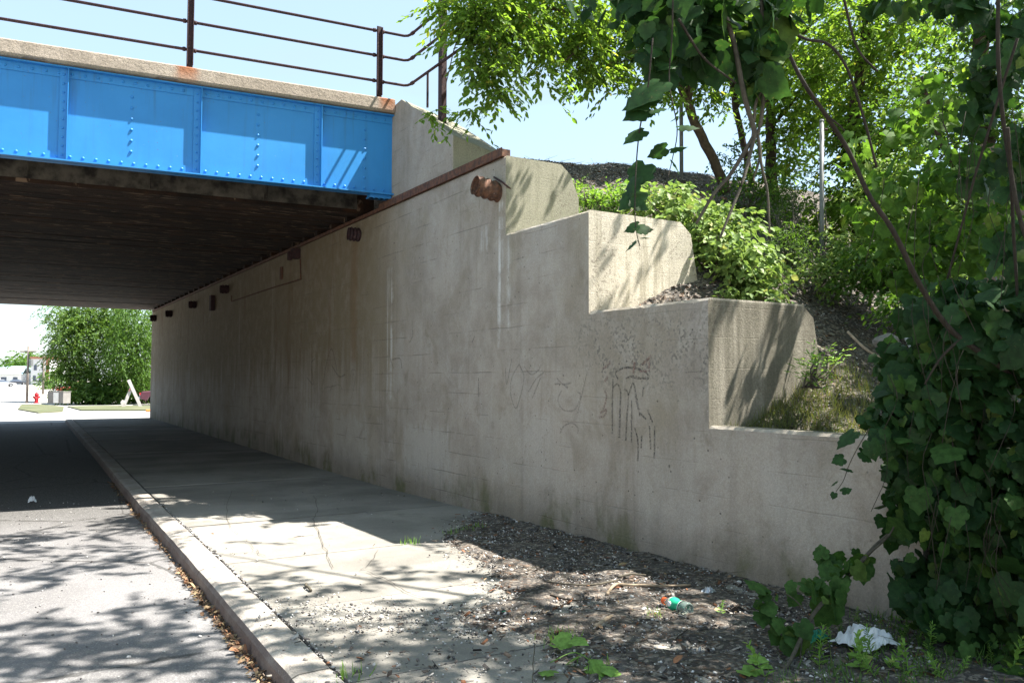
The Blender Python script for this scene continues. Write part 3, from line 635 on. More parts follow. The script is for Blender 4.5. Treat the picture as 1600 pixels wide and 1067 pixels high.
for i, z in enumerate(rz):
    m_ = MB(); endy = RX(721, 79, xc)[1]
    p0_, p1_, p2_ = (XL, yR(XL)+.03, z), (xc, yc+.03, z), (xc+.02, (endy if i == 0 else endy-.25), z)
    m_.tube([p0_, (xc-.06, yR(xc-.06)+.03, z), (xc-.01, yc+.0, z), (xc+.01, yc-.08, z), p2_], .021, 8)
    for px_ in [pB[0]-dx*j for j in range(5)]:
        m_.tube([(px_-.09, yR(px_-.09)+.03, z), (px_-.05, yR(px_)+.03, z)], .031, 8); m_.tube([(px_+.05, yR(px_)+.03, z), (px_+.09, yR(px_)+.03, z)], .031, 8)
    m_.tube([(xc+.01, yc-.10, z), (xc+.012, yc-.17, z)], .030, 8)
    m_.build('rail', M['rail'], rl, smooth=True)
q = RX(690, 182, xc+.06); m_ = MB(); zt = RX(697, -60, xc+.06)[2]
m_.box(xc+.03, xc+.042, q[1]-.06, q[1]+.06, q[2]-.25, zt); m_.box(xc+.0425, xc+.11, q[1]-.06, q[1]-.05, q[2]-.25, zt); m_.box(xc+.0425, xc+.11, q[1]+.05, q[1]+.06, q[2]-.25, zt)
m_.build('tall_post', M['rail'], rl)
q = RX(668, 158, xc+.01); m_ = MB(); m_.tube([(xc+.01, q[1], q[2]-.1), (xc+.01, q[1], rz[0])], .018, 8); m_.build('strut', M['rail'], rl)

# ================================================================== vegetation
OV = ([(0, 0, 0), (.28, .20, .05), (.58, .23, .06), (.85, .10, .02), (1, 0, -.06), (.85, -.10, .02), (.58, -.23, .06), (.28, -.20, .05)], [(0, 1, 2, 3, 4), (0, 4, 5, 6, 7)])
BO = ([(0, 0, 0), (.2, .30, .06), (.55, .36, .08), (.85, .16, .02), (1, 0, -.08), (.85, -.16, .02), (.55, -.36, .08), (.2, -.30, .05)], [(0, 1, 2, 3, 4), (0, 4, 5, 6, 7)])
NA = ([(0, 0, 0), (.35, .09, .03), (.7, .08, .02), (1, 0, -.1), (.7, -.08, .02), (.35, -.09, .03)], [(0, 1, 2, 3), (0, 3, 4, 5)])
_h = [(.0, .0), (-.16, .20), (-.10, .40), (.10, .50), (.22, .46), (.34, .56), (.52, .50), (.60, .36), (.74, .33), (.84, .16), (1.04, 0)]
_o = _h + [(x, -y) for x, y in _h[-2:0:-1]]
GR = ([(.32, 0, .07)] + [(x, y, .05-.22*((x-.35)**2+y*y)-.03*(i % 2)) for i, (x, y) in enumerate(_o)], [(0, 1+i, 1+(i+1) % len(_o)) for i in range(len(_o))])
TW = ([(0, 1, 0), (0, -.5, .87), (0, -.5, -.87), (1, .4, 0), (1, -.2, .35), (1, -.2, -.35)], [(0, 1, 4, 3), (1, 2, 5, 4), (2, 0, 3, 5)])
BL = ([(0, -.5, 0), (0, .5, 0), (.45, .38, .12), (.45, -.38, .12), (.8, .2, .42), (.8, -.2, .42), (1, 0, .75)], [(0, 1, 2, 3), (3, 2, 4, 5), (5, 4, 6)])

def blob_points(b, n, shell=.35):
    if len(b) == 7:                                       # surveyed: pixel centre, depth, radii in px, depth radius
        c = RD(b[0], b[1], b[2]); ax = np.stack([rt*b[3]*b[2]/FPX, up*b[4]*b[2]/FPX, fw*b[5]])
    else:                                                 # world: x y z rx ry rz n 'w'
        c = np.array(b[:3], float); ax = np.diag(b[3:6])
    v = nrmz(rng.normal(size=(n, 3))); r_ = rng.uniform(0, 1, n)**shell
    return c + (v*r_[:, None])@ax, v
def crown(name, blobs, size, tmpl, mat, parent, K=13, L=.42, droop=.5, gap=.0, twigs=True, gs=1.1, tw=.0035, dens=1.):
    C = []
    for b in blobs:
        p, _ = blob_points(b, int(b[6]*dens)); C.append(p)
    C = np.concatenate(C)
    if gap:
        keep = np.array([noise.noise(Vector(c)*gs) > -gap for c in C]); C = C[keep]
    n = len(C); a = rng.uniform(0, 2*PI, n); D = nrmz(np.stack([np.cos(a), np.sin(a), rng.normal(-.15, .35, n)], -1))
    side = nrmz(np.cross(D, [0, 0, 1.])); Ls = L*rng.uniform(.6, 1.3, n)
    P, d, nn = [], [], []
    for k_ in range(K):
        t_ = (k_+.5)/K; sg = 1 if k_ % 2 else -1
        p = C + D*(Ls*t_)[:, None]; p[:, 2] -= droop*Ls*t_*t_*.8; P.append(p + rng.normal(0, .012, (n, 3)))
        dd = D*(.35+.7*t_) + side*sg*(.9-.5*t_) + np.array([0, 0, -droop*.9]) + rng.normal(0, .28, (n, 3)); d.append(dd)
        nn.append(np.array([0, 0, 1.]) + rng.normal(0, .45, (n, 3)))
    P = np.concatenate(P); d = np.concatenate(d); nn = np.concatenate(nn); m_ = len(P)
    o = inst(name, tmpl[0], tmpl[1], P, frame(d, nn), size*rng.uniform(.65, 1.25, m_), mat, parent)
    if twigs:
        Dt = D.copy(); Dt[:, 2] -= droop*.55
        inst('twigs', TW[0], TW[1], C, frame(Dt, rng.normal(size=(n, 3))), np.stack([Ls*.95, np.full(n, tw), np.full(n, tw)], -1), M['bark2'], parent)
    return C
def vine_leaves(name, blobs, size, mat, parent, face=.6, shell=.45, tmpl=GR):
    P, d, nn = [], [], []
    for b in blobs:
        p, v = blob_points(b, int(b[6]), shell); n = len(p); P.append(p)
        d.append(np.array([0, 0, -.75]) + rng.normal(0, .45, (n, 3)) - fw*.15)
        nn.append(np.array([0, 0, .75]) - fw*face + rng.normal(0, .38, (n, 3)) + v*.3)
    P = np.concatenate(P); n = len(P)
    return inst(name, tmpl[0], tmpl[1], P, frame(np.concatenate(d), np.concatenate(nn)), size*np.clip(np.exp(rng.normal(-.22, .38, n)), .35, 1.7), mat, parent)
def stem(name, paths, mat, parent, n=7):
    m_ = MB()
    for pts, r_a, r_b in paths:
        pp = smooth_path(pts, 5); k_ = len(pp); pp = [p+np.array([noise.noise(Vector(p)*3), noise.noise(Vector(p)*3+Vector((7, 0, 0))), noise.noise(Vector(p)*3+Vector((0, 9, 0)))])*r_a*.5 for p in pp]
        m_.tube(pp, [r_a+(r_b-r_a)*i/(k_-1) for i in range(k_)], n)
    return m_.build(name, mat, parent, smooth=True)
def T(*a): return [RD(*q) for q in a]

# --- leaning tree on top of the bank whose branches hang over the end of the bridge
base = RD(1128, 282, 13.6); tr = empty('leaning_tree', base); tag(tr, 'tree with bent leaning trunk on the bank top, branches hanging over the bridge end', 'tree')
stem('trunk', [(T((1132, 300, 13.6), (1125, 275, 13.6), (1098, 215, 13.5), (1074, 160, 13.4), (1052, 100, 13.2), (1035, 20, 12.9), (1020, -120, 12.5)), .09, .055),
    (T((1060, 120, 13.2), (1000, 60, 12.8), (930, 30, 12.2), (850, 10, 11.6), (770, 10, 11.2)), .05, .02), (T((1075, 160, 13.4), (1085, 90, 13), (1110, 20, 12.6), (1150, -80, 12)), .05, .025),
    (T((1035, 20, 12.9), (960, -60, 12.3), (850, -90, 11.6), (730, -60, 11)), .05, .02), (T((930, 30, 12.2), (900, 80, 11.8), (860, 110, 11.5)), .02, .008), (T((850, 10, 11.6), (800, 60, 11.3), (750, 120, 11)), .018, .006),
    (T((1000, 60, 12.8), (990, 90, 12.4), (950, 100, 12)), .016, .006), (T((770, 10, 11.2), (720, 50, 11), (695, 140, 10.9)), .014, .005), (T((1020, -120, 12.5), (940, -260, 11.5), (860, -330, 10)), .06, .03)], M['bark'], tr)
bl = [(700, 8, 11.2, 34, 22, .4, 22), (728, 40, 11, 22, 40, .35, 20), (765, 20, 11, 50, 40, .5, 60), (738, 100, 10.9, 14, 30, .25, 9), (765, 95, 11, 36, 42, .5, 38), (775, 140, 10.9, 24, 20, .3, 12), (735, 172, 10.8, 20, 8, .2, 6), (668, 178, 10.7, 10, 5, .15, 3),
    (800, 50, 11.3, 60, 60, .6, 90), (835, 95, 11.3, 42, 48, .5, 50), (850, 130, 11.2, 22, 26, .3, 14), (880, 40, 11.8, 60, 50, .7, 80), (905, 85, 11.8, 32, 30, .4, 26), (940, 60, 12.2, 60, 50, .7, 74), (945, 118, 12, 42, 14, .4, 18), (1000, 70, 12.6, 50, 60, .7, 60),
    (800, -50, 11.3, 100, 50, 1, 90), (900, -60, 12, 160, 70, 1.2, 150), (1040, -10, 12.8, 90, 70, 1, 90), (1020, 140, 12.8, 30, 25, .5, 16), (1080, 60, 12.9, 60, 60, .9, 90), (1100, 140, 13.4, 30, 30, .5, 26)]
crown('crown', bl, .100, OV, M['boxelder'], tr, K=13, L=.40, droop=.65, gap=.4, dens=1.45)

# --- slender upright trees behind it
def slim(name, lab, trunk, blobs, mat, leaf, **k):
    t_ = empty(name, trunk[0][0][0]); tag(t_, lab, 'tree'); stem('trunk', trunk, M['bark2'], t_); crown('crown', blobs, leaf, k.pop('tmpl', OV), mat, t_, **k); return t_
slim('slender_tree', 'slender dark-trunked tree standing directly right of the leaning trunk on the bank', [(T((1178, 310, 15.3), (1168, 255, 15.3), (1150, 170, 15.2), (1140, 90, 15), (1145, -60, 14.6)), .07, .045), (T((1150, 170, 15.2), (1190, 90, 15), (1230, 20, 14.8)), .045, .02), (T((1140, 90, 15), (1100, 30, 14.8), (1060, -30, 14.6)), .04, .02)],
    [(1150, 60, 15, 90, 70, 1.2, 110), (1200, 10, 14.8, 90, 60, 1.2, 90), (1110, -40, 14.6, 100, 60, 1.2, 80), (1165, 150, 15.2, 40, 40, .6, 22)], M['boxelder'], .10, gap=.3, K=11, dens=2.4)
slim('upright_tree', 'straight dark tree trunk with leafy crown left of the metal post, behind hanging vines', [(T((1208, 330, 14.3), (1205, 240, 14.3), (1203, 130, 14.2), (1210, 20, 14), (1215, -120, 13.8)), .10, .065), (T((1203, 130, 14.2), (1250, 60, 14), (1290, 20, 13.8)), .05, .02), (T((1205, 200, 14.3), (1235, 165, 14.2), (1262, 120, 14)), .03, .012)],
    [(1250, 60, 14, 90, 80, 1.2, 120), (1240, 160, 14.2, 60, 60, .9, 66), (1225, 240, 14.2, 46, 46, .8, 50), (1290, 130, 14, 60, 80, 1, 80), (1180, 40, 13.8, 60, 40, .8, 44), (1250, -60, 13.6, 140, 60, 1.2, 100)], M['boxelder'], .10, gap=.25, K=11, dens=2.4)
slim('bushy_tree', 'bright green bushy tree rising behind the metal post on the bank', [(T((1340, 400, 12.6), (1345, 300, 12.6), (1335, 180, 12.5), (1350, 60, 12.3), (1370, -80, 12)), .11, .06), (T((1345, 280, 12.6), (1300, 200, 12.4), (1270, 150, 12.2)), .035, .014), (T((1345, 250, 12.6), (1400, 180, 12.4), (1440, 120, 12)), .035, .014)],
    [(1330, 90, 12.4, 80, 90, 1.1, 130), (1380, 200, 12.4, 90, 80, 1.1, 130), (1330, 240, 12.6, 70, 60, 1, 84), (1310, 330, 12.6, 70, 40, .8, 60), (1420, 60, 12, 80, 90, 1.1, 110), (1400, 320, 12, 80, 60, .9, 100), (1360, -50, 12, 150, 60, 1.2, 100)], M['boxelder'], .095, gap=.22, K=12, dens=2.4)
slim('tall_tree', 'tall leafy tree at the right edge above the dark vine thicket', [(T((1530, 520, 9.5), (1525, 350, 9.5), (1540, 180, 9.4), (1530, 20, 9.2), (1540, -150, 9)), .12, .07), (T((1525, 320, 9.5), (1470, 220, 9.3), (1440, 120, 9.2)), .04, .015), (T((1535, 200, 9.4), (1590, 120, 9.3), (1640, 60, 9.2)), .04, .015)],
    [(1480, 180, 9.6, 90, 100, .9, 120), (1560, 130, 9.4, 90, 110, .9, 110), (1500, 320, 9.6, 110, 80, .9, 170), (1600, 300, 9.4, 80, 120, .8, 130), (1450, 400, 9.6, 80, 60, .8, 110), (1560, 450, 9.2, 110, 80, .8, 150), (1540, 0, 9.2, 120, 60, 1, 90)], M['darkleaf'], .085, gap=.3, K=12, dens=1.3)
# shrubs at the head of the bank
def shrub(name, lab, blobs, leaf, mat, tmpl=OV, grp=None, K=9, L=.3, cat='shrub', **kw):
    b = blobs[0]; c_ = RD(b[0], b[1]+b[4], b[2]); o = empty(name, c_); tag(o, lab, cat, grp)
    C = crown('foliage', blobs, leaf, tmpl, mat, o, K=K, L=L, twigs=False, **kw)
    m_ = MB(); idx = rng.choice(len(C), min(len(C), 14), replace=False); q = C[idx]
    for p in q: m_.tube(smooth_path([c_+rng.normal(0, .05, 3)*[1, 1, 0], (c_+p)/2+rng.normal(0, .04, 3), p], 3), [.008]*6+[.004], 5)
    m_.build('stems', M['vine'], o, smooth=True); return o
shrub('dark_bush', 'dark feathery bush in shade between the bright shrub and the metal post', [(1235, 380, 10.6, 36, 36, .5, 120), (1225, 320, 11.5, 36, 46, .5, 90)], .055, M['darkleaf'], NA, K=14, L=.25)
shrub('sapling', 'sunlit leafy sapling around the foot of the metal post', [(1285, 425, 9.6, 34, 34, .4, 60), (1310, 385, 10, 40, 36, .4, 60), (1255, 300, 12.5, 50, 30, .5, 60)], .06, M['knot'], OV)
shrub('hill_brush', 'tangled green brush on the upper bank behind the white plastic pipe', [(1390, 400, 9.2, 80, 50, .7, 200), (1430, 470, 8, 60, 40, .5, 120), (1345, 430, 9.2, 40, 30, .4, 50)], .07, M['darkleaf'], OV, K=9)
shrub('bank_scrub', 'sunlit scrub thick with small leaves behind the vine thicket on the upper bank', [(1380, 300, 10.5, 70, 60, .6, 150), (1450, 360, 9.5, 70, 50, .6, 150), (1540, 330, 9, 70, 80, .6, 150), (1500, 440, 8.5, 80, 40, .5, 130), (1320, 400, 10, 40, 30, .4, 50)], .075, M['knot'], OV, K=9)
shrub('shade_brush', 'dark leafy undergrowth at the foot of the upright tree trunks', [(1180, 290, 12.6, 60, 44, .6, 130), (1140, 250, 14, 30, 36, .5, 30)], .07, M['darkleaf'], OV, K=9)
shrub('knotweed_shrub', 'bright yellow-green leafy shrub spilling over the top of the cream concrete step', [(1120, 385, 9.5, 44, 46, .35, 110), (1160, 410, 9.3, 40, 44, .4, 110), (1085, 345, 9.9, 60, 30, .35, 110), (1040, 305, 10.3, 56, 22, .4, 90), (1130, 345, 10, 44, 30, .4, 60), (1160, 455, 9.0, 50, 16, .25, 40), (1195, 395, 9.5, 18, 24, .2, 14)], .088, M['knot'], BO, K=7, L=.32, droop=.6)
shrub('yellow_weed', 'low feathery yellow-green weed clump on top of the second highest wall step', [(868, 322, 11.2, 26, 20, .15, 60), (895, 300, 11.3, 20, 16, .15, 36), (845, 345, 11.0, 26, 8, .1, 30)], .055, M['weed'], NA, K=12, L=.16, droop=-.4, cat='weed')
shrub('leafy_weed', 'small leafy weed clump between the feathery weeds and the bright shrub', [(925, 310, 11.0, 22, 20, .15, 44), (960, 312, 10.8, 26, 20, .2, 54), (988, 300, 10.8, 20, 20, .2, 30)], .06, M['weed'], OV, K=9, L=.18, droop=-.3, cat='weed')
shrub('ledge_weed', 'spiky green weed beside the end of the shaded concrete step', [(1272, 580, 7.2, 16, 26, .1, 16), (1290, 560, 7.4, 20, 20, .1, 14)], .06, M['weed'], NA, K=10, L=.16, droop=-.4, cat='weed')

o = empty('undergrowth', (8.2, 3.0, .1)); tag(o, 'shaded leafy undergrowth on the bank behind the vine thicket at the right edge', 'shrub')
crown('foliage', [b+('w',) for b in ((8.0, 3.0, .7, 1.0, .8, .6, 240), (9.2, 4.4, 2.0, 1.2, .9, .7, 220), (7.4, 1.9, .5, .9, .6, .45, 150), (10.4, 3.2, 1.4, 1.2, 1.0, .9, 200))], .075, BO, M['darkleaf'], o, K=9, L=.3, twigs=False)
m_ = MB()
for q in ((8, 3, .7), (7.6, 2.8, .8), (8.4, 3.3, .9), (9.2, 4.4, 2.1), (9, 3.9, 1.9)): m_.tube(smooth_path([(8.2, 3.0, .05), ((8.2+q[0])/2, (3+q[1])/2+.05, q[2]*.6), q], 3), .01, 5)
m_.build('stems', M['vine'], o, smooth=True)
# --- canopy of the street tree over the road (its trunk stands right of the camera)
ot = empty('street_tree', (8.4, .4, 0)); tag(ot, 'large tree beside the camera whose canopy throws dappled shade over road and sidewalk', 'tree')
V3 = lambda *a: np.array(a, float)
stem('trunk', [([V3(8.4, .4, -.1), V3(8.3, .5, 2), V3(8.0, .9, 4.5), V3(7.5, 1.4, 6.5), V3(7, 2, 9)], .24, .12), ([V3(7.6, 1.3, 6), V3(6, 2.6, 7.3), V3(4, 4, 8.1), V3(2.2, 5, 8.5)], .06, .015), ([V3(7.6, 1.3, 6.2), V3(6.8, 3.6, 7.4), V3(6, 6, 8.2)], .05, .012), ([V3(8, .9, 4.6), V3(9.5, 2.2, 6), V3(10.5, 3, 7)], .08, .03), ([V3(7.5, 1.4, 6.5), V3(5.8, 0, 7.8), V3(4, -1, 8.3)], .09, .03)], M['bark'], ot)
wb = [(2.6, 4.6, 8.2, 2.6, 2.4, .7, 300), (5.2, 3.0, 7.8, 2.2, 2.2, .7, 300), (5.2, 6.5, 8.2, 1.3, 1.0, .5, 60), (2.6, 7.4, 8.4, 2.0, 1.0, .5, 110), (4.2, .4, 8.2, 2.6, 2.0, .8, 260), (7.6, 1.4, 7.8, 2.2, 2.2, 1.0, 420), (9.8, 2.4, 6.8, 2.0, 2.4, 1.2, 230), (8.2, -.6, 6.6, 2.2, 1.8, 1.0, 300), (8.2, 3.4, 8.2, 1.2, 1.0, .7, 80), (.4, 5.6, 9.0, 1.4, 2.0, .6, 110), (4.3, 8.5, 8.2, 1.6, .8, .45, 62), (7.5, 5.9, 6.5, .9, .5, .35, 30), (7.4, 7.7, 7.2, .8, .6, .4, 26)]
wb = [b+('w',) for b in wb]
crown('crown', wb, .105, BO, M['boxelder'], ot, K=12, L=.5, droop=.5, gap=.12, gs=.75)

# --- grape vine hanging from above in the middle
gv = empty('hanging_grape_vine', RD(1165, -60, 3.4)); tag(gv, 'wild grape vine with large leaves and bare stems hanging from the top of the view', 'vine')
stem('stem', [(T((1125, -60, 3.5), (1131, 15, 3.5), (1147, 70, 3.5), (1160, 130, 3.5), (1168, 165, 3.5), (1178, 200, 3.5), (1178, 214, 3.5)), .011, .011), (T((1188, -40, 3.6), (1192, 90, 3.55), (1194, 140, 3.5), (1190, 185, 3.5), (1183, 212, 3.5)), .009, .008),
    (T((1180, 210, 3.5), (1165, 235, 3.5), (1140, 275, 3.5), (1118, 300, 3.5), (1088, 350, 3.5)), .010, .006), (T((1180, 210, 3.5), (1172, 240, 3.48), (1160, 285, 3.45), (1140, 335, 3.42), (1125, 372, 3.4)), .009, .005), (T((1183, 205, 3.5), (1188, 240, 3.5), (1182, 265, 3.5), (1177, 278, 3.5)), .007, .004),
    (T((1184, 210, 3.5), (1190, 260, 3.5), (1199, 300, 3.5), (1202, 365, 3.5)), .007, .004), (T((1178, 190, 3.5), (1182, 160, 3.5), (1192, 140, 3.5)), .007, .006)], M['vine'], gv)
strand = [(1052, -30, 3.2), (1050, 60, 3.2), (1046, 130, 3.2), (1058, 200, 3.15), (1050, 250, 3.15), (1040, 290, 3.1)]; strand2 = [(1020, 60, 3.1), (1012, 140, 3.1), (1000, 200, 3.1), (994, 260, 3.05), (992, 330, 3.0), (995, 365, 3.0), (1000, 385, 3.0)]
stem('tendril', [(T(*strand), .0035, .0015), (T(*strand2), .0035, .0015), (T((1060, 30, 3.2), (1100, 90, 3.3), (1150, 130, 3.4)), .006, .004)], M['redvine'], gv, 5)
vine_leaves('leaves', [(1070, 25, 3.5, 70, 40, .3, 80), (1020, 75, 3.4, 40, 34, .2, 36), (1085, 85, 3.5, 46, 26, .25, 34), (1040, 110, 3.4, 26, 22, .2, 16), (1180, 75, 3.6, 30, 54, .25, 56), (1190, 130, 3.5, 22, 16, .15, 14), (1225, 10, 3.6, 46, 26, .25, 24), (975, 15, 3.6, 40, 22, .25, 24), (915, -20, 3.7, 50, 20, .3, 20), (1120, -25, 3.5, 160, 30, .4, 70)], .092, M['grape'], gv, .05)
vine_leaves('leaves', [(1060, 40, 3.6, 80, 50, .3, 40), (1190, 80, 3.6, 36, 60, .25, 26), (1130, 10, 3.7, 120, 30, .3, 40)], .10, M['grape2'], gv, .1)
def placed(name, pts, size, parent, mat=None, tmpl=GR):
    P = np.array([RD(q[0], q[1], q[2]) for q in pts]); n = len(P)
    d = np.array([rt*(q[3]) + up*(q[4]) for q in pts]) + rng.normal(0, .12, (n, 3)); nn = np.array([0, 0, .75]) - fw*.45 + rng.normal(0, .3, (n, 3))
    return inst(name, tmpl[0], tmpl[1], P, frame(d, nn), size*np.array([q[5] for q in pts]), mat or M['grape'], parent)
placed('leaves', [(1030, 130, 3.1, -1, -.7, 1.2), (1020, 150, 3.1, -1, -.5, .9), (1012, 170, 3.1, -1, -.35, .75), (1035, 170, 3.1, -.8, -.35, .6), (1005, 205, 3.1, -1, -.6, .65), (1062, 200, 3.1, 1, .05, .55), (1040, 232, 3.1, -1, -.4, .55), (1048, 236, 3.1, 1, .2, .5), (1050, 252, 3.1, .4, -.5, .45), (1008, 258, 3.1, -.6, -1, .75),
    (994, 280, 3.05, -.5, -.9, .6), (1000, 300, 3.05, -.9, -.8, .75), (985, 310, 3.05, .8, -.4, .6), (996, 352, 3.0, -.8, -.3, .4), (997, 358, 3.0, .9, -.3, .42), (994, 378, 3.0, -.8, -.7, .4), (1002, 372, 3.0, 1, -.1, .28)], .135, gv)

# --- vine thicket at the right
vt = empty('grape_vine_thicket', RD(1540, 960, 5.4)); tag(vt, 'dark green mass of wild grape vines covering the right end of the wall', 'vine')
vb = [(1500, 600, 5.0, 90, 95, .5, 330), (1570, 760, 4.9, 105, 130, .5, 560), (1450, 740, 5.2, 56, 100, .35, 260), (1408, 800, 5.3, 20, 50, .2, 44), (1380, 665, 5.0, 30, 30, .2, 34), (1425, 640, 5.0, 44, 46, .25, 100), (1560, 910, 5.0, 90, 66, .4, 260), (1465, 885, 5.3, 56, 50, .3, 130), (1490, 480, 4.9, 80, 56, .45, 130),
    (1575, 520, 4.7, 60, 80, .4, 160), (1580, 400, 4.8, 30, 60, .35, 50), (1405, 560, 5.4, 36, 34, .25, 34), (1640, 700, 4.5, 70, 300, .5, 420), (1480, 945, 5.0, 70, 36, .3, 110), ]
vb = [b_[:6]+(b_[6]*1.25,) for b_ in vb]
vine_leaves('leaves', vb, .106, M['grape'], vt)
vine_leaves('leaves', [(1575, 80, 4.8, 40, 90, .35, 120), (1490, 10, 5, 70, 24, .3, 60), (1600, 230, 4.8, 26, 90, .3, 80), (1530, 160, 5, 36, 50, .3, 40), (1400, -10, 5, 60, 18, .3, 30), (1540, 260, 5.2, 40, 40, .3, 40)], .10, M['grape'], vt, .2)
vine_leaves('leaves', [(1380, 330, 7.2, 50, 70, .6, 150), (1440, 400, 6.8, 70, 60, .6, 220), (1480, 280, 6.8, 60, 70, .6, 170), (1540, 380, 6.2, 60, 80, .5, 200), (1430, 190, 7.4, 60, 60, .6, 90), (1340, 250, 8, 30, 50, .5, 40), (1500, 150, 7, 50, 60, .5, 80), (1580, 280, 6, 40, 80, .5, 110)], .095, M['vmid'], vt, .1)
placed('leaves', [(1334, 675, 4.8, -.9, -.6, 1.05), (1318, 716, 4.8, -1, -.5, .55), (1330, 735, 4.8, -.8, .2, .5), (1308, 752, 4.8, -.6, -.6, .4), (1316, 768, 4.8, .8, .3, .45), (1304, 770, 4.8, -.4, -1, .3), (1344, 706, 4.8, .5, -.4, .7), (1360, 690, 4.8, .2, -1, .9)], .13, vt)
stem('stem', [(T((1210, 20, 4.2), (1237, 92, 4.2), (1262, 140, 4.2), (1290, 180, 4.3), (1325, 235, 4.4), (1360, 310, 4.4), (1395, 360, 4.4), (1440, 450, 4.5), (1490, 520, 4.6), (1560, 570, 4.6), (1640, 640, 4.6)), .009, .017),
    (T((1500, 530, 4.6), (1470, 560, 4.6), (1445, 600, 4.6)), .009, .005), (T((1290, 180, 4.3), (1310, 195, 4.3), (1320, 205, 4.3)), .006, .003), (T((1310, -40, 4.4), (1330, 50, 4.5), (1345, 85, 4.5), (1372, 112, 4.5)), .008, .005),
    (T((1235, -10, 3.9), (1218, 25, 3.9), (1230, 45, 3.9), (1260, 62, 3.9), (1295, 70, 3.9), (1325, 110, 3.9), (1350, 190, 3.9), (1370, 262, 3.9)), .008, .006),
    (T((1560, -40, 4.3), (1560, 100, 4.3), (1572, 220, 4.4), (1590, 330, 4.4), (1620, 420, 4.4)), .010, .012), (T((1590, 60, 4.4), (1540, 220, 4.6), (1500, 360, 4.8), (1470, 480, 5)), .008, .006), (T((1575, 200, 4.3), (1582, 330, 4.5), (1590, 480, 4.6)), .01, .008)], M['redvine'], vt)
stem('runner', [(T((1190, 1085, 4.35), (1230, 1040, 4.55), (1258, 985, 4.75), (1275, 955, 4.8), (1320, 905, 5.0), (1365, 855, 5.2), (1410, 820, 5.3)), .011, .013), (T((1267, 970, 4.8), (1240, 935, 4.8), (1188, 910, 4.85)), .005, .003), (T((1258, 985, 4.75), (1252, 1010, 4.7), (1250, 1050, 4.6)), .004, .003),
    (T((1358, 670, 4.8), (1340, 700, 4.8), (1326, 728, 4.8), (1318, 750, 4.8), (1306, 768, 4.8)), .003, .002),
    (T((1350, 870, 5.15), (1390, 835, 5.2), (1405, 800, 5.2)), .008, .004)], M['vine'], vt)
vine_leaves('leaves', [(1262, 915, 4.85, 36, 20, .12, 16), (1205, 945, 4.8, 20, 26, .12, 16), (1235, 985, 4.8, 34, 24, .12, 15), (1300, 885, 5.0, 40, 20, .15, 18), (1350, 875, 5.2, 26, 16, .15, 8), (1290, 930, 4.9, 40, 20, .2, 8)], .108, M['grape2'], vt)
vine_leaves('leaves', [(1450, 700, 4.95, 60, 200, .35, 60), (1550, 780, 4.8, 60, 160, .35, 60), (1430, 600, 5, 60, 60, .3, 30)], .10, M['grape2'], vt)
# hanging bare twigs in the thicket
vine_leaves('leaves', [(1500, 985, 4.9, 90, 30, .35, 90), (1570, 1015, 4.7, 80, 36, .3, 90)], .065, M['grape2'], vt, .1)
m_ = MB()
for i in range(60):
    px, py = rng.uniform(1380, 1600), rng.uniform(150, 850); D = 4.35+rng.uniform(-.1, .5)
    m_.tube(smooth_path(T((px, py, D), (px+rng.uniform(-18, 18), py+rng.uniform(30, 70), D), (px+rng.uniform(-30, 30), py+rng.uniform(80, 170), D)), 3), .0018, 5)
o = m_.build('bare_twigs', M['redvine'], vt, smooth=True); o['kind'] = 'stuff'

# ------------------------------------------------------------------ ground litter, grass
def inpoly(x, y, P):
    c_ = np.zeros(len(x), bool); n = len(P); j = n-1
    for i in range(n):
        xi, yi = P[i]; xj, yj = P[j]; cond = ((yi > y) != (yj > y)) & (x < (xj-xi)*(y-yi)/(yj-yi+1e-12)+xi); c_ ^= cond; j = i
    return c_
deb = [G(*q)[:2] for q in ((690, 838), (755, 800), (800, 800), (905, 828), (1115, 882), (1215, 908), (1400, 958), (1700, 1060), (2000, 1500), (950, 1400), (930, 1080), (850, 1020), (830, 990), (740, 985), (700, 955), (790, 930), (760, 890))]
deb2 = [G(*q)[:2] for q in ((415, 935), (470, 930), (620, 950), (780, 960), (760, 985), (620, 1000), (520, 990), (470, 990))]
deb3 = [G(*q)[:2] for q in ((480, 1000), (700, 960), (900, 1000), (960, 1150), (560, 1150))]
gzv = np.vectorize(gz)
def scatter(P, n, fuzz=.12):
    P = np.array(P); lo, hi = P.min(0)-.2, P.max(0)+.2; x = rng.uniform(lo[0], hi[0], n); y = rng.uniform(lo[1], hi[1], n)
    fx = np.array([noise.noise((a*3, b_*3, 0)) for a, b_ in zip(x, y)]); k_ = inpoly(x+fx*fuzz*2+rng.normal(0, fuzz, n)*.6, y+fx*fuzz*2+rng.normal(0, fuzz, n)*.6, P)
    return x[k_], y[k_], fx[k_]
# thin soil sheet
m_ = MB(); P = np.array(deb); st_ = .045; X0, X1, Y0, Y1 = 2.4, 5.5, 1.8, 8.6
gx = np.arange(X0, X1, st_); gy = np.arange(Y0, Y1, st_); XX, YY = np.meshgrid(gx, gy)
ins = inpoly(XX.ravel(), YY.ravel(), P).reshape(XX.shape).astype(float)
for _ in range(5): ins = (ins+np.roll(ins, 1, 0)+np.roll(ins, -1, 0)+np.roll(ins, 1, 1)+np.roll(ins, -1, 1))/5
for j in range(len(gy)):
    for i in range(len(gx)):
        x, y = gx[i], gy[j]; h = -.040+.058*ins[j, i]+.035*noise.noise((x*3, y*3, 1))+.022*noise.noise((x*11, y*11, 1)); m_.v.append((x, y, gz(y)+min(h, .03)))
nx = len(gx)
for j in range(len(gy)-1):
    for i in range(nx-1):
        q = (j*nx+i, j*nx+i+1, (j+1)*nx+i+1, (j+1)*nx+i)
        if max(m_.v[a][2]-gz(m_.v[a][1]) for a in q) > -.004: m_.f.append(q); m_.m.append(0)
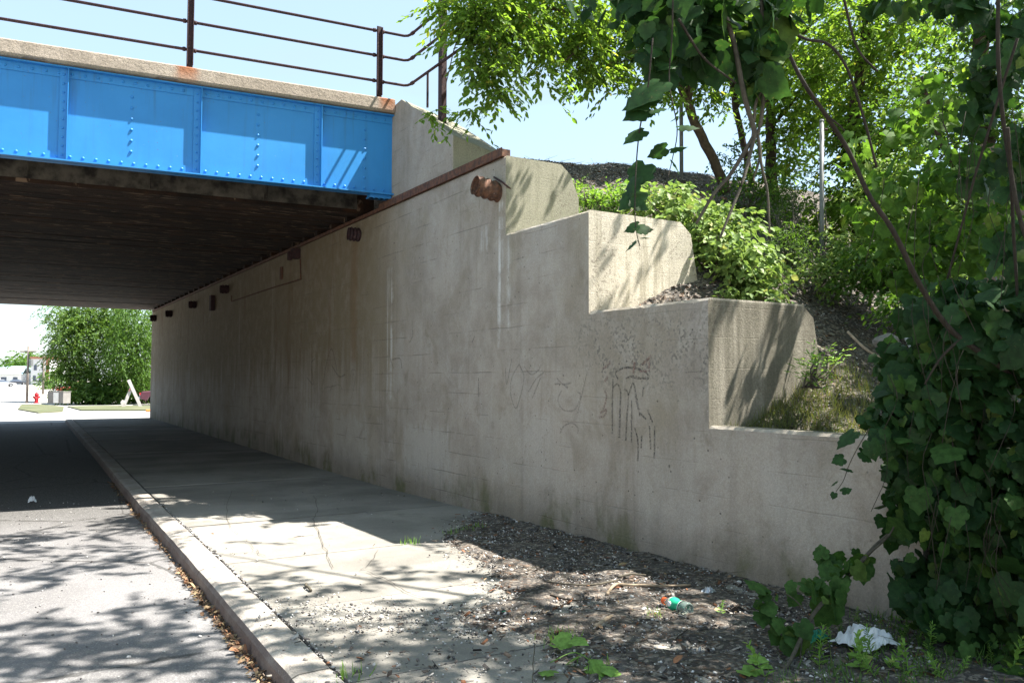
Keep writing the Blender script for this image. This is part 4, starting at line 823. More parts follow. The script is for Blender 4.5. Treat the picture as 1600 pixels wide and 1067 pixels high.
tag(m_.build('soil_drift', M['soil'], smooth=True), kind='structure')
CH = ([(-.5, -.28, 0), (.5, -.22, 0), (.42, .3, .02), (-.45, .22, .03), (-.5, -.28, .09), (.5, -.22, .1), (.42, .3, .11), (-.45, .22, .08)], [(4, 5, 6, 7), (0, 1, 5, 4), (1, 2, 6, 5), (2, 3, 7, 6), (3, 0, 4, 7)])
PB = ([(-.5, 0, 0), (0, -.4, .05), (.5, .05, 0), (.05, .42, .02), (-.05, 0, .38), (0, 0, -.3), (.28, .22, .22), (-.25, -.2, .25)], [(0, 1, 7), (1, 4, 7), (0, 7, 4), (1, 2, 4), (2, 6, 4), (2, 3, 6), (3, 4, 6), (3, 0, 4), (1, 0, 5), (2, 1, 5), (3, 2, 5), (0, 3, 5)])
DL = ([(0, 0, 0), (.3, .3, .10), (.7, .25, .16), (1, 0, .08), (.7, -.3, .2), (.3, -.25, .12)], [(0, 1, 2, 3), (0, 3, 4, 5)])
def lay(name, tmpl, parts, size, mat, var=.5, dz=.0, flat=1., tilt=9.):
    xs_ = np.concatenate([p[0] for p in parts]); ys_ = np.concatenate([p[1] for p in parts]); zz = np.concatenate([p[2] for p in parts]); n = len(xs_)
    sc = size*np.exp(rng.normal(0, var, n)); sc = np.clip(sc, size*.3, size*3.2)
    S = np.stack([sc, sc*rng.uniform(.5, 1.1, n), sc*flat*rng.uniform(.6, 1.1, n)], -1)
    return tag(inst(name, tmpl[0], tmpl[1], np.stack([xs_, ys_, zz+dz], -1), randrot(n, tilt), S, mat), kind='stuff')
def grounded(P, n, fuzz=.12, extra=.010):
    x, y, f_ = scatter(P, n, fuzz); return x, y, gzv(y)+extra+rng.uniform(0, .014, len(x))
gut = []
n = 900; y = rng.uniform(1.5, 16, n); y = np.concatenate([y, rng.uniform(4.5, 8.2, 900)]); x = np.array([kx(v) for v in y]) - np.abs(rng.normal(0, .03, len(y))) - .01; gut = (x, y, gzv(y)-.135+rng.uniform(0, .02, len(y)))
jy = rng.uniform(1.5, 12, 900); jx = np.array([kx(v) for v in jy])+.262+rng.normal(0, .012, 900); joint = (jx, jy, gzv(jy)-.006+rng.uniform(0, .01, 900))
# loose bits all over the pavement, denser towards the drift
n = 1500; x = rng.uniform(1.6, 5.0, n); y = rng.uniform(2, 13, n); kk = rng.uniform(0, 1, n) < .12+.5*np.exp(-((y-4)/2.6)**2)*(x-1.2)/3.6; loose = (x[kk], y[kk], gzv(y[kk])+.008)
n = 420; x = rng.uniform(0, 1.5, n); y = rng.uniform(3, 14, n); kk = x < np.interp(y, [3, 14], [1.2, 1.5]); roadbits = (x[kk], y[kk], gzv(y[kk])-.136)
# slope scatter
def slope(n, x0=5.4, x1=11, y0=3.2, y1=11.6):
    x = x0+(x1-x0)*rng.uniform(0, 1, n)**1.25; y = rng.uniform(y0, y1, n); return x, y, np.array([emb(a, b_) for a, b_ in zip(x, y)])+.006
lay('wood_chips', CH, [grounded(deb, 9000), grounded(deb, 3000, .3, .008), grounded(deb3, 700, .3, .007), slope(12000), slope(2500, 5.2, 8, 1.5, 4.2)], .026, M['chips'], .45, tilt=13.)
lay('gravel', PB, [grounded(deb, 20000), grounded(deb, 7000, .28, .007), grounded(deb2, 3000, .16, .008), grounded(deb3, 900, .25, .008), loose, joint, roadbits, slope(12000), slope(9000, 5.6, 14, 9.3, 12.2)], .0145, M['gravel'], .42, tilt=8.)
lay('dead_leaves', DL, [grounded(deb, 1300), gut, slope(2600), (loose[0][:60], loose[1][:60], loose[2][:60])], .028, M['deadleaf'], .4, tilt=12.)
M['twigm'] = M['vine']
x1_, y1_, z1_ = grounded(deb, 900); x2_, y2_, z2_ = slope(1100); xx = np.concatenate([x1_, x2_]); yy = np.concatenate([y1_, y2_]); zz = np.concatenate([z1_, z2_])+.012
a = rng.uniform(0, 2*PI, len(xx)); d = np.stack([np.cos(a), np.sin(a), rng.normal(0, .12, len(xx))], -1)
tag(inst('fallen_twigs', TW[0], TW[1], np.stack([xx, yy, zz], -1), frame(d, rng.normal(size=(len(xx), 3))), np.stack([rng.uniform(.05, .3, len(xx)), np.full(len(xx), .0028), np.full(len(xx), .0028)], -1), M['vine']), kind='stuff')
# grass on the lowest ledge, on the steps and at the wall foot
def grass(name, pts, size, mat, wd=.045, up_=1.0):
    n = len(pts[0]); a = rng.uniform(0, 2*PI, n); d = np.stack([np.cos(a)*.6, np.sin(a)*.6, np.full(n, up_)], -1)+rng.normal(0, .25, (n, 3)); sc = size*rng.uniform(.4, 1.4, n)
    return tag(inst(name, BL[0], BL[1], np.stack(pts, -1), frame(d, np.stack([-np.cos(a), -np.sin(a), np.full(n, .3)], -1)), np.stack([sc, np.full(n, wd*.14), sc*.7], -1), mat), kind='stuff')
x = rng.uniform(5.2, 7.2, 9500); y = rng.uniform(3.9, 5.15, 9500); kk = np.array([noise.noise((a*2.2, b_*2.2, 4)) > -.3-.1*(a < 6) for a, b_ in zip(x, y)]) & (rng.uniform(0, 1, 9500) < np.clip(1.5-(x-5.2)*.75, 0, 1)); x, y = x[kk], y[kk]
grass('ledge_grass', (x, y, np.array([emb(a, b_) for a, b_ in zip(x, y)])), .13, M['blade'], .04, .7)
x = rng.uniform(5.25, 6.6, 700); y = rng.uniform(8.2, 8.9, 700); x3 = rng.uniform(5.2, 6.4, 900); y3 = rng.uniform(7.0, 8.4, 900); x = np.concatenate([x, x3]); y = np.concatenate([y, y3])
grass('bank_grass', (x, y, np.array([emb(a, b_) for a, b_ in zip(x, y)])), .14, M['weed'], .05)
fgp = [G(*q)[:2] for q in ((1290, 985), (1420, 950), (1700, 1000), (1900, 1300), (1150, 1250), (1200, 1060))]
x, y, z = grounded(fgp, 9000, .1, 0); kk = np.array([noise.noise((a*5, b_*5, 2)) > -.12 for a, b_ in zip(x, y)]); grass('corner_grass', (x[kk], y[kk], z[kk]), .085, M['cgrass'], .045, .55)
def gsmall(pxs, n, r_, name, size=.06):
    X_, Y_ = [], []
    for q in pxs: c_ = G(*q); X_.append(c_[0]+rng.normal(0, r_, n)); Y_.append(c_[1]+rng.normal(0, r_, n))
    x = np.concatenate(X_); y = np.concatenate(Y_); return grass(name, (x, y, gzv(y)), size, M['weed'], .05)
gsmall([(730, 830), (705, 835), (750, 826), (880, 1000), (890, 995), (870, 1005), (545, 1058), (1020, 965), (930, 1045), (640, 850)], 26, .045, 'joint_grass')
# weeds as countable plants
def weed_proto(kind):
    o = empty('weed', (0, 0, 0)); m_ = MB(); h = .28; m_.tube([(0, 0, 0), (.01, .01, h*.5), (.0, .02, h)], [.004, .003, .0015], 5); m_.build('stem', M['weed'], o)
    n = 44 if kind == 0 else 20; t_ = np.linspace(.08, 1, n); a = np.arange(n)*2.4; P = np.stack([np.zeros(n), .02*t_, t_*h], -1); d = np.stack([np.cos(a), np.sin(a), .25+.8*t_], -1)+rng.normal(0, .25, (n, 3))
    tm = NA if kind == 0 else OV; inst('leaves', tm[0], tm[1], P, frame(d, np.stack([-np.cos(a)*.3, -np.sin(a)*.3, np.ones(n)], -1)), (.075 if kind == 0 else .085)*(1.15-.6*t_), M['weed'], o); return o
protos = [weed_proto(0), weed_proto(1)]; used = [False, False]
def copy_tree(o):
    c_ = o.copy(); col.objects.link(c_)
    for ch in o.children: d = ch.copy(); col.objects.link(d); d.parent = c_
    return c_
wl = [(1398, 1012, 0), (1372, 1062, 0), (1345, 1050, 1), (1450, 1030, 0), (1500, 1050, 1), (1340, 975, 0), (1375, 955, 1), (1445, 985, 0), (1550, 1040, 0), (1300, 1010, 1), (1310, 950, 0), (1420, 1062, 1), (1520, 1000, 0), (1580, 1060, 1), (1280, 1045, 0), (1345, 930, 1), (1200, 1066, 1), (1470, 960, 0), (1405, 975, 1), (1490, 1010, 1), (1390, 1045, 1), (1365, 1035, 0), (1430, 1005, 1), (1560, 1010, 1), (1325, 1035, 1), (1475, 1062, 0), (1125, 960, 1)]
for i, (px, py, kd) in enumerate(wl):
    o = copy_tree(protos[kd]) if used[kd] else protos[kd]; used[kd] = True; c_ = G(px, py); o.location = (c_[0], c_[1], gz(c_[1])-.005); o.rotation_euler = (rng.normal(0, .28), rng.normal(0, .28), rng.uniform(0, 6)); o.scale = (1, 1, 1) if px != 1125 else (.5, .5, .4); sc = rng.uniform(.4, .95) if px != 1125 else .4; o.scale = (sc, sc, sc)
    tag(o, ['narrow-leaved green weed in the grassy corner below the vine thicket', 'broad-leaved green weed in the grassy corner below the vine thicket'][kd], 'weed', ['narrow-leaved weeds below the vines', 'broad-leaved weeds below the vines'][kd])
    if px == 1125: tag(o, 'tiny dark green weed on the litter right of the plastic bottle', 'weed'); del o['group']
sp = empty('fallen_vine_sprig', G(905, 1035)); tag(sp, 'fallen sprig with several green leaves lying at the bottom centre on the sidewalk', 'sprig')
def gl(px, py, h=.03): c_ = G(px, py); return c_+np.array([0, 0, h])
P = np.array([gl(870, 1025, .05), gl(890, 1015, .06), gl(905, 1040, .05), gl(920, 1050, .04), gl(945, 1055, .05), gl(865, 1060, .03), gl(935, 1065, .04), gl(895, 1020, .08), gl(955, 1060, .03)]); n = len(P); a = rng.uniform(0, 2*PI, n)
inst('leaves', GR[0], GR[1], P, frame(np.stack([np.cos(a), np.sin(a), -.1+0*a], -1), np.stack([0*a, -.3+0*a, 1+0*a], -1)+rng.normal(0, .3, (n, 3))), rng.uniform(.07, .12, n), M['weed'], sp)
m_ = MB(); m_.tube(smooth_path([gl(860, 1040, .02), gl(900, 1030, .04), gl(940, 1055, .03)], 4), .003, 5); m_.build('stem', M['weed'], sp)
cr = empty('creeping_weed', G(1175, 1050)); tag(cr, 'two-leaved green creeper at the bottom edge left of the weedy corner', 'weed')
P = np.array([gl(1172, 1045, .06), gl(1160, 1062, .05), gl(1180, 1060, .05), gl(1190, 1050, .04)]); n = 4; a = rng.uniform(0, 6, n)
inst('leaves', GR[0], GR[1], P, frame(np.stack([np.cos(a), np.sin(a), 0*a], -1), np.stack([0*a, -.4+0*a, 1+0*a], -1)), np.array([.1, .08, .09, .07]), M['weed'], cr)

# ------------------------------------------------------------------ posts, pipe, sticks, litter
def at(px, Y): return RY(px, 300, Y)
q = hit(1284, 440, 1, 6.95); zb = emb(q[0], q[1]); top = RY(1284, 190, q[1])
m_ = MB(); m_.tube([(q[0], q[1], zb-.1), (top[0], top[1], top[2])], .029, 14); po = m_.build('fence_post', M['steel'], smooth=True); tag(po, 'bare grey galvanised steel post standing on the bank among the trees', 'post')
m_ = MB(); m_.dome((0, 0, 0), (0, 0, 1), .037, 12)
o = m_.build('cap', M['steel'], None, smooth=True); o.parent = po; o.location = (top[0], top[1], top[2])
m_ = MB(); m_.tube([(.025, -.01, -.1), (.075, -.02, -.1)], .016, 8); o = m_.build('bolt', M['rail'], None); o.parent = po; o.location = (top[0], top[1], top[2])
b_ = RY(1065, 292, 10.3); t_ = RY(1063, -60, 10.3); m_ = MB(); m_.tube([b_-np.array([0, 0, .3]), t_], .032, 10); tag(m_.build('thin_pole', M['steel'], smooth=True), 'tall thin grey pole on the bank top left of the leaning trunk', 'pole')
M['pvc'] = simple('dirty_white_pvc', (.30, .33, .33), .6, .45, 9)
m_ = MB(); m_.tube(smooth_path(T((1400, 490, 6.3), (1418, 528, 6.1), (1440, 570, 5.9), (1466, 620, 5.7)), 3), .022, 12); tag(m_.build('plastic_pipe', M['pvc'], smooth=True), 'dirty white plastic pipe lying down the bank behind the vines', 'pipe')
def stick(pts, ra, rb, mat, lab, name='fallen_stick', cat='stick'):
    m_ = MB(); pp = smooth_path(pts, 5); pp = [p+np.array([noise.noise(Vector(p)*14)*.008, 0, noise.noise(Vector(p)*11)*.005]) for p in pp]; k_ = len(pp)
    m_.tube(pp, [max(.002, (ra+(rb-ra)*i/(k_-1))*(1+.25*noise.noise(Vector(p)*30))) for i, p in enumerate(pp)], 7); return tag(m_.build(name, mat, smooth=True), lab, cat)
stick([gl(948, 935, .03), gl(962, 922, .045), gl(985, 922, .04), gl(1030, 923, .04), gl(1080, 921, .035)], .013, .008, M['paleStick'], 'long pale bent stick lying on the litter just above the plastic bottle')
stick([gl(850, 913, .03), gl(890, 919, .03), gl(930, 920, .035), gl(965, 912, .03)], .006, .008, M['vine'], 'thin brown stick lying left of the pale bent stick')
stick([gl(965, 908, .03), gl(985, 905, .04), gl(1010, 904, .03)], .009, .007, M['vine'], 'short brown stick lying nearer the wall above the pale bent stick')
stick([gl(930, 984, .025), gl(945, 976, .03), gl(956, 969, .03)], .016, .012, M['paleStick'], 'short stubby piece of pale wood on the sunlit litter', 'wood_piece', 'wood piece')
stick([gl(860, 936, .03), gl(880, 941, .03), gl(905, 945, .03)], .008, .006, M['redvine'], 'short dark stick on the litter left of centre')
stick([gl(1050, 1012, .02), gl(1062, 1000, .03), gl(1075, 990, .03)], .005, .003, M['redvine'], 'small dark twig on the litter below the plastic bottle')
stick([gl(478, 915, .012), gl(481, 920, .014), gl(486, 924, .012)], .012, .011, M['vine'], 'tiny brown stub of twig alone on the sidewalk')
stick([G(832, 1075), gl(833, 1060, .05), RD(836, 1004, 4.35)], .003, .002, M['vine'], 'upright dry stalk at the bottom edge of the view', 'dry_stalk', 'stalk')
stick(T((1325, 518, 6.9), (1352, 545, 6.7), (1380, 560, 6.55), (1402, 572, 6.4)), .012, .008, M['paleStick'], 'pale dead stick lying on the bank above the ledge grass')
stick(T((1362, 577, 6.0), (1385, 592, 5.9), (1408, 606, 5.8)), .014, .010, M['vine'], 'brown dead stick lying on the bank below the pale stick')
def rock(px, py, D, r_, lab, name='rock', mat=None):
    m_ = MB(); c_ = RD(px, py, D); N = 9
    for i in range(N+1):
        th = PI*i/N
        for j in range(12):
            ph = 2*PI*j/12; v = Vector((math.sin(th)*math.cos(ph), math.sin(th)*math.sin(ph), .7*math.cos(th))); v *= r_*(1+.35*noise.noise(v*1.7+Vector((px*.1, 0, 0)))); m_.v.append(tuple(c_+np.array(v)))
    for i in range(N):
        for j in range(12): m_.f.append((i*12+j, i*12+(j+1) % 12, (i+1)*12+(j+1) % 12, (i+1)*12+j)); m_.m.append(0)
    return tag(m_.build(name, mat or M['coping']), lab, 'rock')
M['stone'] = simple('pale_stone', (.20, .19, .17), .9, .35, 12, bump=.6)
rock(928, 290, 12.4, .12, 'grey stone at the crest of the bank above the leafy weeds', mat=M['stone']); rock(1443, 486, 6.6, .11, 'pale lump of broken concrete on the bank by the thick vine stem', 'broken_concrete', M['stone'])
rock(1386, 534, 6.4, .09, 'rough grey stone on the bank below the plastic pipe top', mat=M['stone'])
# drink bottle lying on its side
bt = empty('drink_bottle', gl(1060, 955)); tag(bt, 'clear plastic drink bottle with orange cap and green label lying on the litter', 'bottle')
a_, b2_ = gl(1036, 946, .038), gl(1080, 964, .04); axv = nrmz(b2_-a_); L = .225; bt.scale = (1.3, 1.3, 1.3); a_ = (a_+b2_)/2-axv*L/2
mc = NT('clear_pet', .08, .5); mc.color((.75, .9, .85)); mc.b.inputs['Transmission Weight'].default_value = .85; mc.b.inputs['IOR'].default_value = 1.35
m_ = MB(); m_.lathe(a_, axv, [(.022, .017), (.04, .019), (.065, .034), (.075, .037), (.078, .034)], 20); m_.build('bottle_shoulder', mc.mat, bt, smooth=True); m_ = MB(); m_.lathe(a_, axv, [(.170, .031), (.178, .036), (.20, .038), (.215, .036), (.222, .03), (.216, .02), (.205, .001)], 20); m_.build('bottle_base', mc.mat, bt, smooth=True)
M['lab'] = simple('green_label', (.02, .36, .20), .45, .2, 20, bump=0); M['capm'] = simple('orange_cap', (.80, .13, .03), .45, .15, 20, bump=0); M['wlab'] = simple('white_label', (.7, .72, .74), .5, .1, 20, bump=0)
m_ = MB(); m_.lathe(a_, axv, [(.079, .0345), (.088, .037), (.105, .0375), (.125, .030), (.14, .0295), (.155, .034), (.169, .036)], 20); m_.build('label', M['lab'], bt, smooth=True)
m_ = MB(); m_.lathe(a_, axv, [(.0785, .0352), (.085, .0376)], 20); m_.build('label_band', M['wlab'], bt, smooth=True); m_ = MB(); m_.lathe(a_, axv, [(.164, .0358), (.170, .0368)], 20); m_.build('label_band', M['wlab'], bt, smooth=True); m_ = MB()
vd = nrmz(EYE-(a_+axv*.1)); vd = nrmz(vd-axv*(vd@axv)+np.array([0, 0, -.1])); m_.lathe(a_+axv*.098+vd*.0345, vd, [(0, .015), (.0045, .013), (.005, .001)], 14); m_.build('emblem', M['wlab'], bt, smooth=True)
m_ = MB(); m_.lathe(a_, axv, [(-.004, .001), (-.004, .017), (-.001, .019), (.022, .019), (.022, .001)], 16); m_.build('cap', M['capm'], bt, smooth=False)
def crumple(name, c_, rx, ry, rz_, mat, lab, cat, seed=0, n=16):
    m_ = MB()
    for j in range(n+1):
        for i in range(n+1):
            u, v = i/n*2-1, j/n*2-1; e_ = max(0, 1-(u*u+v*v)*.6); nz = abs(noise.noise((u*2.6+seed, v*2.6, 1)))+.6*abs(noise.noise((u*6+seed, v*6, 2)))
            m_.v.append((c_[0]+u*rx*(1+.3*noise.noise((v*2, seed, 0))), c_[1]+v*ry*(1+.3*noise.noise((u*2, seed, 5))), c_[2]+rz_*e_*(.25+1.6*nz)))
    for j in range(n):
        for i in range(n): m_.f.append((j*(n+1)+i, j*(n+1)+i+1, (j+1)*(n+1)+i+1, (j+1)*(n+1)+i)); m_.m.append(0)
    o = m_.build(name, mat); s_ = o.modifiers.new('s', 'SOLIDIFY'); s_.thickness = .002; return tag(o, lab, cat)
crumple('plastic_bag', gl(1352, 1014, .04), .17, .13, .085, M['wlab'], 'crumpled white plastic bag in the weeds below the vines', 'plastic bag', 1)
M['gwrap'] = simple('green_wrapper', (.02, .25, .16), .35, .4, 20, bump=0); crumple('wrapper', gl(1268, 1005, .03), .10, .06, .05, M['gwrap'], 'dark green crumpled wrapper left of the white plastic bag', 'wrapper', 4)
M['foil'] = simple('dull_foil', (.5, .55, .62), .3, .6, 20, metal=.6, bump=0); crumple('foil_scrap', gl(1108, 930, .02), .06, .04, .04, M['foil'], 'small shiny foil scrap near the wall right of the sticks', 'foil scrap', 7, 10)
crumple('paper_scrap', gl(392, 866-0, .0), .001, .001, .001, M['wlab'], 'x', 'x') if False else None
crumple('litter_scrap', gl(788, 957, .01), .022, .018, .012, M['lab'], 'tiny green plastic scrap on the sunlit sidewalk', 'plastic scrap', 9, 6)
c_ = RZ(50, 786, -.2); c_[2] = gz(c_[1])-.12; crumple('paper_ball', c_, .05, .05, .08, M['wlab'], 'small white paper ball on the road at the shadow edge', 'paper', 3, 10)
# weathered panel glimpsed through leaves
M['panel'] = simple('weathered_pink_brown_boards', (.27, .20, .17), .9, .35, 6)
pc = [RD(1535, 225, 7.6), RD(1610, 235, 7.3), RD(1610, 420, 7.3), RD(1545, 420, 7.6)]; 
for i_, k_ in ((2, 1), (3, 0)): pc[i_] = np.array([pc[k_][0], pc[k_][1], emb(pc[k_][0], pc[k_][1])-.15])
m_ = MB(); m_.prism(pc, fw*.06); tag(m_.build('board_panel', M['panel']), 'weathered pinkish brown board panel glimpsed behind the leaves at the right edge', 'panel')

# ------------------------------------------------------------------ the street beyond the underpass
def GD(px, D, dz=0.): p = RD(px, 593, D); p[2] = gz(60)-.12+dz; return p
vg = MB()
def gpoly(pxs, z): 
    pts = []
    for q in pxs: pts.append(tuple(RZ(q[0], q[1], z)))
    return pts
ZF = gz(60)-.13
m_ = MB(); a = gpoly([(28, 636), (60, 641), (98, 639), (100, 632.5), (60, 629), (34, 629)], ZF+.14); m_.prism([(p[0], p[1], ZF-.1) for p in a], (0, 0, .15)); 
a = gpoly([(128, 637.5), (330, 637.5), (330, 631), (160, 631), (105, 632)], ZF+.14); m_.prism([(p[0], p[1], ZF-.1) for p in a], (0, 0, .15)); tag(m_.build('grass_verge', M['grassground']), kind='structure')
def ftree(name, lab, blobs, n0, leaf, mat, base, r_=.2, **k):
    o = empty(name, base); tag(o, lab, 'tree'); tops = [RD(b[0], b[1], b[2]) for b in blobs]
    stem('trunk', [([base-np.array([0, 0, .2]), base+np.array([.05, 0, 1.2]), (base+tops[0])/2+np.array([0, 0, .4]), tops[0]], r_, r_*.4)]+[([base+np.array([0, 0, 1.0]), (base+t_)/2+np.array([0, 0, .5]), t_], r_*.5, r_*.15) for t_ in tops[1:4]], M['bark2'], o)
    crown('crown', blobs, leaf, OV, mat, o, twigs=False, **k)
ftree('spreading_tree', 'large bright green tree beyond the underpass', [(142, 535, 60, 62, 62, 2.6, 1100), (106, 520, 60, 24, 30, 1.6, 200), (108, 585, 59, 24, 26, 1.6, 200), (150, 600, 59, 44, 24, 1.8, 300), (135, 500, 61, 50, 24, 2, 260), (100, 488, 61, 26, 20, 1.6, 130), (175, 470, 61, 60, 30, 2, 300), (88, 560, 60, 12, 22, 1.2, 50), (92, 548, 60, 10, 8, 1, 26)], 0, .21, M['midleaf'], GD(150, 61), .25, K=9, L=1.0, droop=.6)
ftree('viny_tree', 'darker vine-hung tree beside the far end of the abutment wall', [(212, 535, 58, 42, 70, 2.2, 1000), (200, 592, 60, 38, 24, 1.5, 300), (260, 540, 61, 40, 66, 2.5, 300), (190, 510, 61, 24, 28, 1.5, 140), (222, 588, 61, 24, 20, 1, 120)], 0, .19, M['darkleaf'], GD(225, 61), .22, K=9, L=.9, droop=.9)
o = empty('hedge_mass', GD(170, 62)); tag(o, 'dark shrubs massed under the far trees', 'shrub'); crown('foliage', [(150, 614, 58, 50, 16, 1.5, 420), (222, 610, 63, 44, 18, 1.2, 300)], .26, OV, M['darkleaf'], o, K=8, L=.7, twigs=False)
for nm, lab, bl_ in (('round_tree', 'hazy distant tree on the left skyline behind the low roof', [(22, 567, 240, 18, 12, 5, 60), (8, 577, 240, 12, 8, 4, 30)]), ('skyline_tree', 'hazy distant tree behind the utility pole on the skyline', [(42, 560, 260, 14, 14, 5, 60)]), ('backyard_tree', 'small distant tree between pale building and the large green tree', [(80, 585, 150, 10, 14, 3, 60), (76, 600, 140, 8, 10, 2, 40)])):
    D = bl_[0][2]; ftree(nm, lab, bl_, 0, 1.1 if D > 200 else .6, M['darkleaf'], GD(bl_[0][0], D), .4, K=8, L=3.0)
# hydrant
M['hyd'] = simple('red_hydrant_paint', (.50, .03, .04), .5, .2, 20, bump=0)
hp = RZ(57, 630, ZF+.14); h = empty('fire_hydrant', hp); tag(h, 'red fire hydrant on the grass corner beyond the underpass', 'fire hydrant')
m_ = MB(); m_.lathe(hp, (0, 0, 1), [(0, .17), (.04, .17), (.05, .11), (.48, .11), (.5, .14), (.54, .14)], 16); m_.build('barrel', M['hyd'], h, smooth=False)
m_ = MB(); m_.lathe(hp, (0, 0, 1), [(.541, .12), (.60, .11), (.66, .07), (.68, .03), (.73, .03), (.73, .001)], 16); m_.build('bonnet', M['hyd'], h, smooth=True)
for s_ in (-1, 1): m_ = MB(); m_.lathe(hp+np.array([0, 0, .38]), (s_*rt[0], s_*rt[1], 0), [(.09, .055), (.17, .055), (.17, .065), (.21, .065), (.21, .001)], 10); m_.build('side_outlet', M['hyd'], h)
m_ = MB(); m_.lathe(hp+np.array([0, 0, .32]), (-fw[0], -fw[1], 0), [(.09, .08), (.18, .08), (.2, .07), (.2, .001)], 10); m_.build('front_outlet', M['hyd'], h)
# poles
M['pole'] = simple('weathered_wood_pole', (.20, .17, .15), .9, .3, 4)
def upole(px, pyb, pyt, D, r_, lab, arm=True, name='utility_pole'):
    b_ = RD(px, pyb, D); b_[2] = gz(60)-.15; t_ = RD(px+1, pyt, D); t_[:2] = b_[:2]; o = empty(name, b_); tag(o, lab, 'pole'); m_ = MB(); m_.tube([b_, t_], [r_, r_*.7], 10); m_.build('pole', M['pole'], o, smooth=True)
    if arm:
        q_ = t_-np.array([0, 0, .35]); m_ = MB(); m_.tube([q_-rt*.55, q_+rt*.55], .05, 6); m_.build('crossarm', M['pole'], o)
        m_ = MB(); m_.lathe(q_-np.array([0, 0, 1.0])+rt*.22, (0, 0, 1), [(0, .001), (0, .13), (.45, .13), (.45, .001)], 10); m_.build('transformer', M['steel'], o)
    return o
upole(42, 628, 541, 57, .09, 'wooden utility pole on the grass corner left of the red hydrant'); upole(67, 615, 556, 90, .12, 'second pole rising in front of the pale two-storey building', False)
# cabinet
M['cab'] = simple('grey_cabinet', (.22, .21, .20), .6, .2, 3, bump=0); c_ = RZ(74, 630, ZF+.1); u = nrmz(np.array([rt[0], rt[1], 0])+np.array([fw[0], fw[1], 0])*-.15); v = nrmz(np.cross([0, 0, 1], u))
def obx(m_, c_, u, v, a0, a1, b0, b1, z0, z1, mm=0): m_.hexa([c_+u*a0+v*b0+np.array([0, 0, z0]), c_+u*a1+v*b0+np.array([0, 0, z0]), c_+u*a1+v*b1+np.array([0, 0, z0]), c_+u*a0+v*b1+np.array([0, 0, z0]), c_+u*a0+v*b0+np.array([0, 0, z1]), c_+u*a1+v*b0+np.array([0, 0, z1]), c_+u*a1+v*b1+np.array([0, 0, z1]), c_+u*a0+v*b1+np.array([0, 0, z1])], mm)
cb = empty('utility_cabinet', c_); tag(cb, 'grey metal utility cabinet with white door right of the hydrant', 'cabinet')
m_ = MB(); obx(m_, c_, u, v, 0, 1.1, 0, .7, 0, .72); obx(m_, c_, u, v, -.03, 1.13, -.03, .73, .721, .76); m_.build('housing', M['cab'], cb); m_ = MB(); obx(m_, c_, u, v, .42, .78, -.025, -.002, .03, .69); m_.build('door', M['white'], cb)
# buildings
M['brick'] = simple('orange_brick', (.42, .20, .13), .9, .25, .8, bump=0); M['pale'] = simple('pale_render', (.62, .62, .64), .8, .12, .3, bump=0); M['glass'] = simple('dark_window_glass', (.08, .10, .14), .2, .2, 1, bump=0); M['roofb'] = simple('pale_blue_metal_roof', (.42, .55, .60), .6, .15, .4, bump=0)
def building(name, lab, px0, px1, pyt, D, depth, wallm, trim, wins, door=None, gable=False):
    c_ = GD(px0, D); w_ = (px1-px0)*D/FPX; hh = (593-pyt)*D/FPX+1.6; u = np.array([rt[0], rt[1], 0]); v = np.array([fw[0], fw[1], 0])/math.hypot(fw[0], fw[1]); o = empty(name, c_); tag(o, lab, 'building')
    eave = hh if not gable else hh*.55
    m_ = MB(); obx(m_, c_, u, v, 0, w_, 0, depth, -.3, eave); m_.build('wall', wallm, o)
    m_ = MB()
    if gable:
        a0 = c_+np.array([0, 0, eave+.02]); m_.prism([a0+u*-.8+v*-.8, a0+u*(w_+.8)+v*-.8, a0+u*(w_*.8)+v*depth*.5+np.array([0, 0, hh-eave]), a0+u*(w_*.2)+v*depth*.5+np.array([0, 0, hh-eave])], np.array([0, 0, .15])); m_.prism([a0+u*-.8+v*(depth+.8), a0+u*(w_+.8)+v*(depth+.8), a0+u*(w_*.8)+v*(depth*.5+.02)+np.array([0, 0, hh-eave]), a0+u*(w_*.2)+v*(depth*.5+.02)+np.array([0, 0, hh-eave])], np.array([0, 0, .15]))
    else: obx(m_, c_, u, v, -.25, w_+.25, -.25, depth+.25, eave+.005, eave+.6)
    m_.build('roof', trim, o)
    for a0, z0, ww, h_ in wins: m_ = MB(); obx(m_, c_, u, v, a0*w_, a0*w_+ww, -.08, -.01, z0, z0+h_); m_.build('window', M['glass'], o)
    return o, c_, u, v, w_
building('brick_building', 'distant two-storey pale building with orange brick parapet and corner', 48, 76, 562, 230, 9, M['pale'], M['brick'], [(.16, 3.9, .8, 1.5), (.6, 3.9, .7, 1.4), (.12, .9, .8, 1.5), (.45, .8, .9, 1.9)])
o = [q for q in col.objects if q.name == 'brick_building'][0]; c_ = GD(48, 230); u = np.array([rt[0], rt[1], 0]); v = np.array([fw[0], fw[1], 0]); m_ = MB(); obx(m_, c_, u, v, 4.2, 5.05, -.2, -.01, 0, 7.1); m_.build('brick_pier', M['brick'], o)
building('low_building', 'distant low white building with pale blue metal roof at the left edge', -30, 33, 574, 230, 12, M['white'], M['roofb'], [(.1, 1, 1.5, 1), (.5, 1, 1.5, 1), (.8, 1, 1.2, 1)], gable=True)
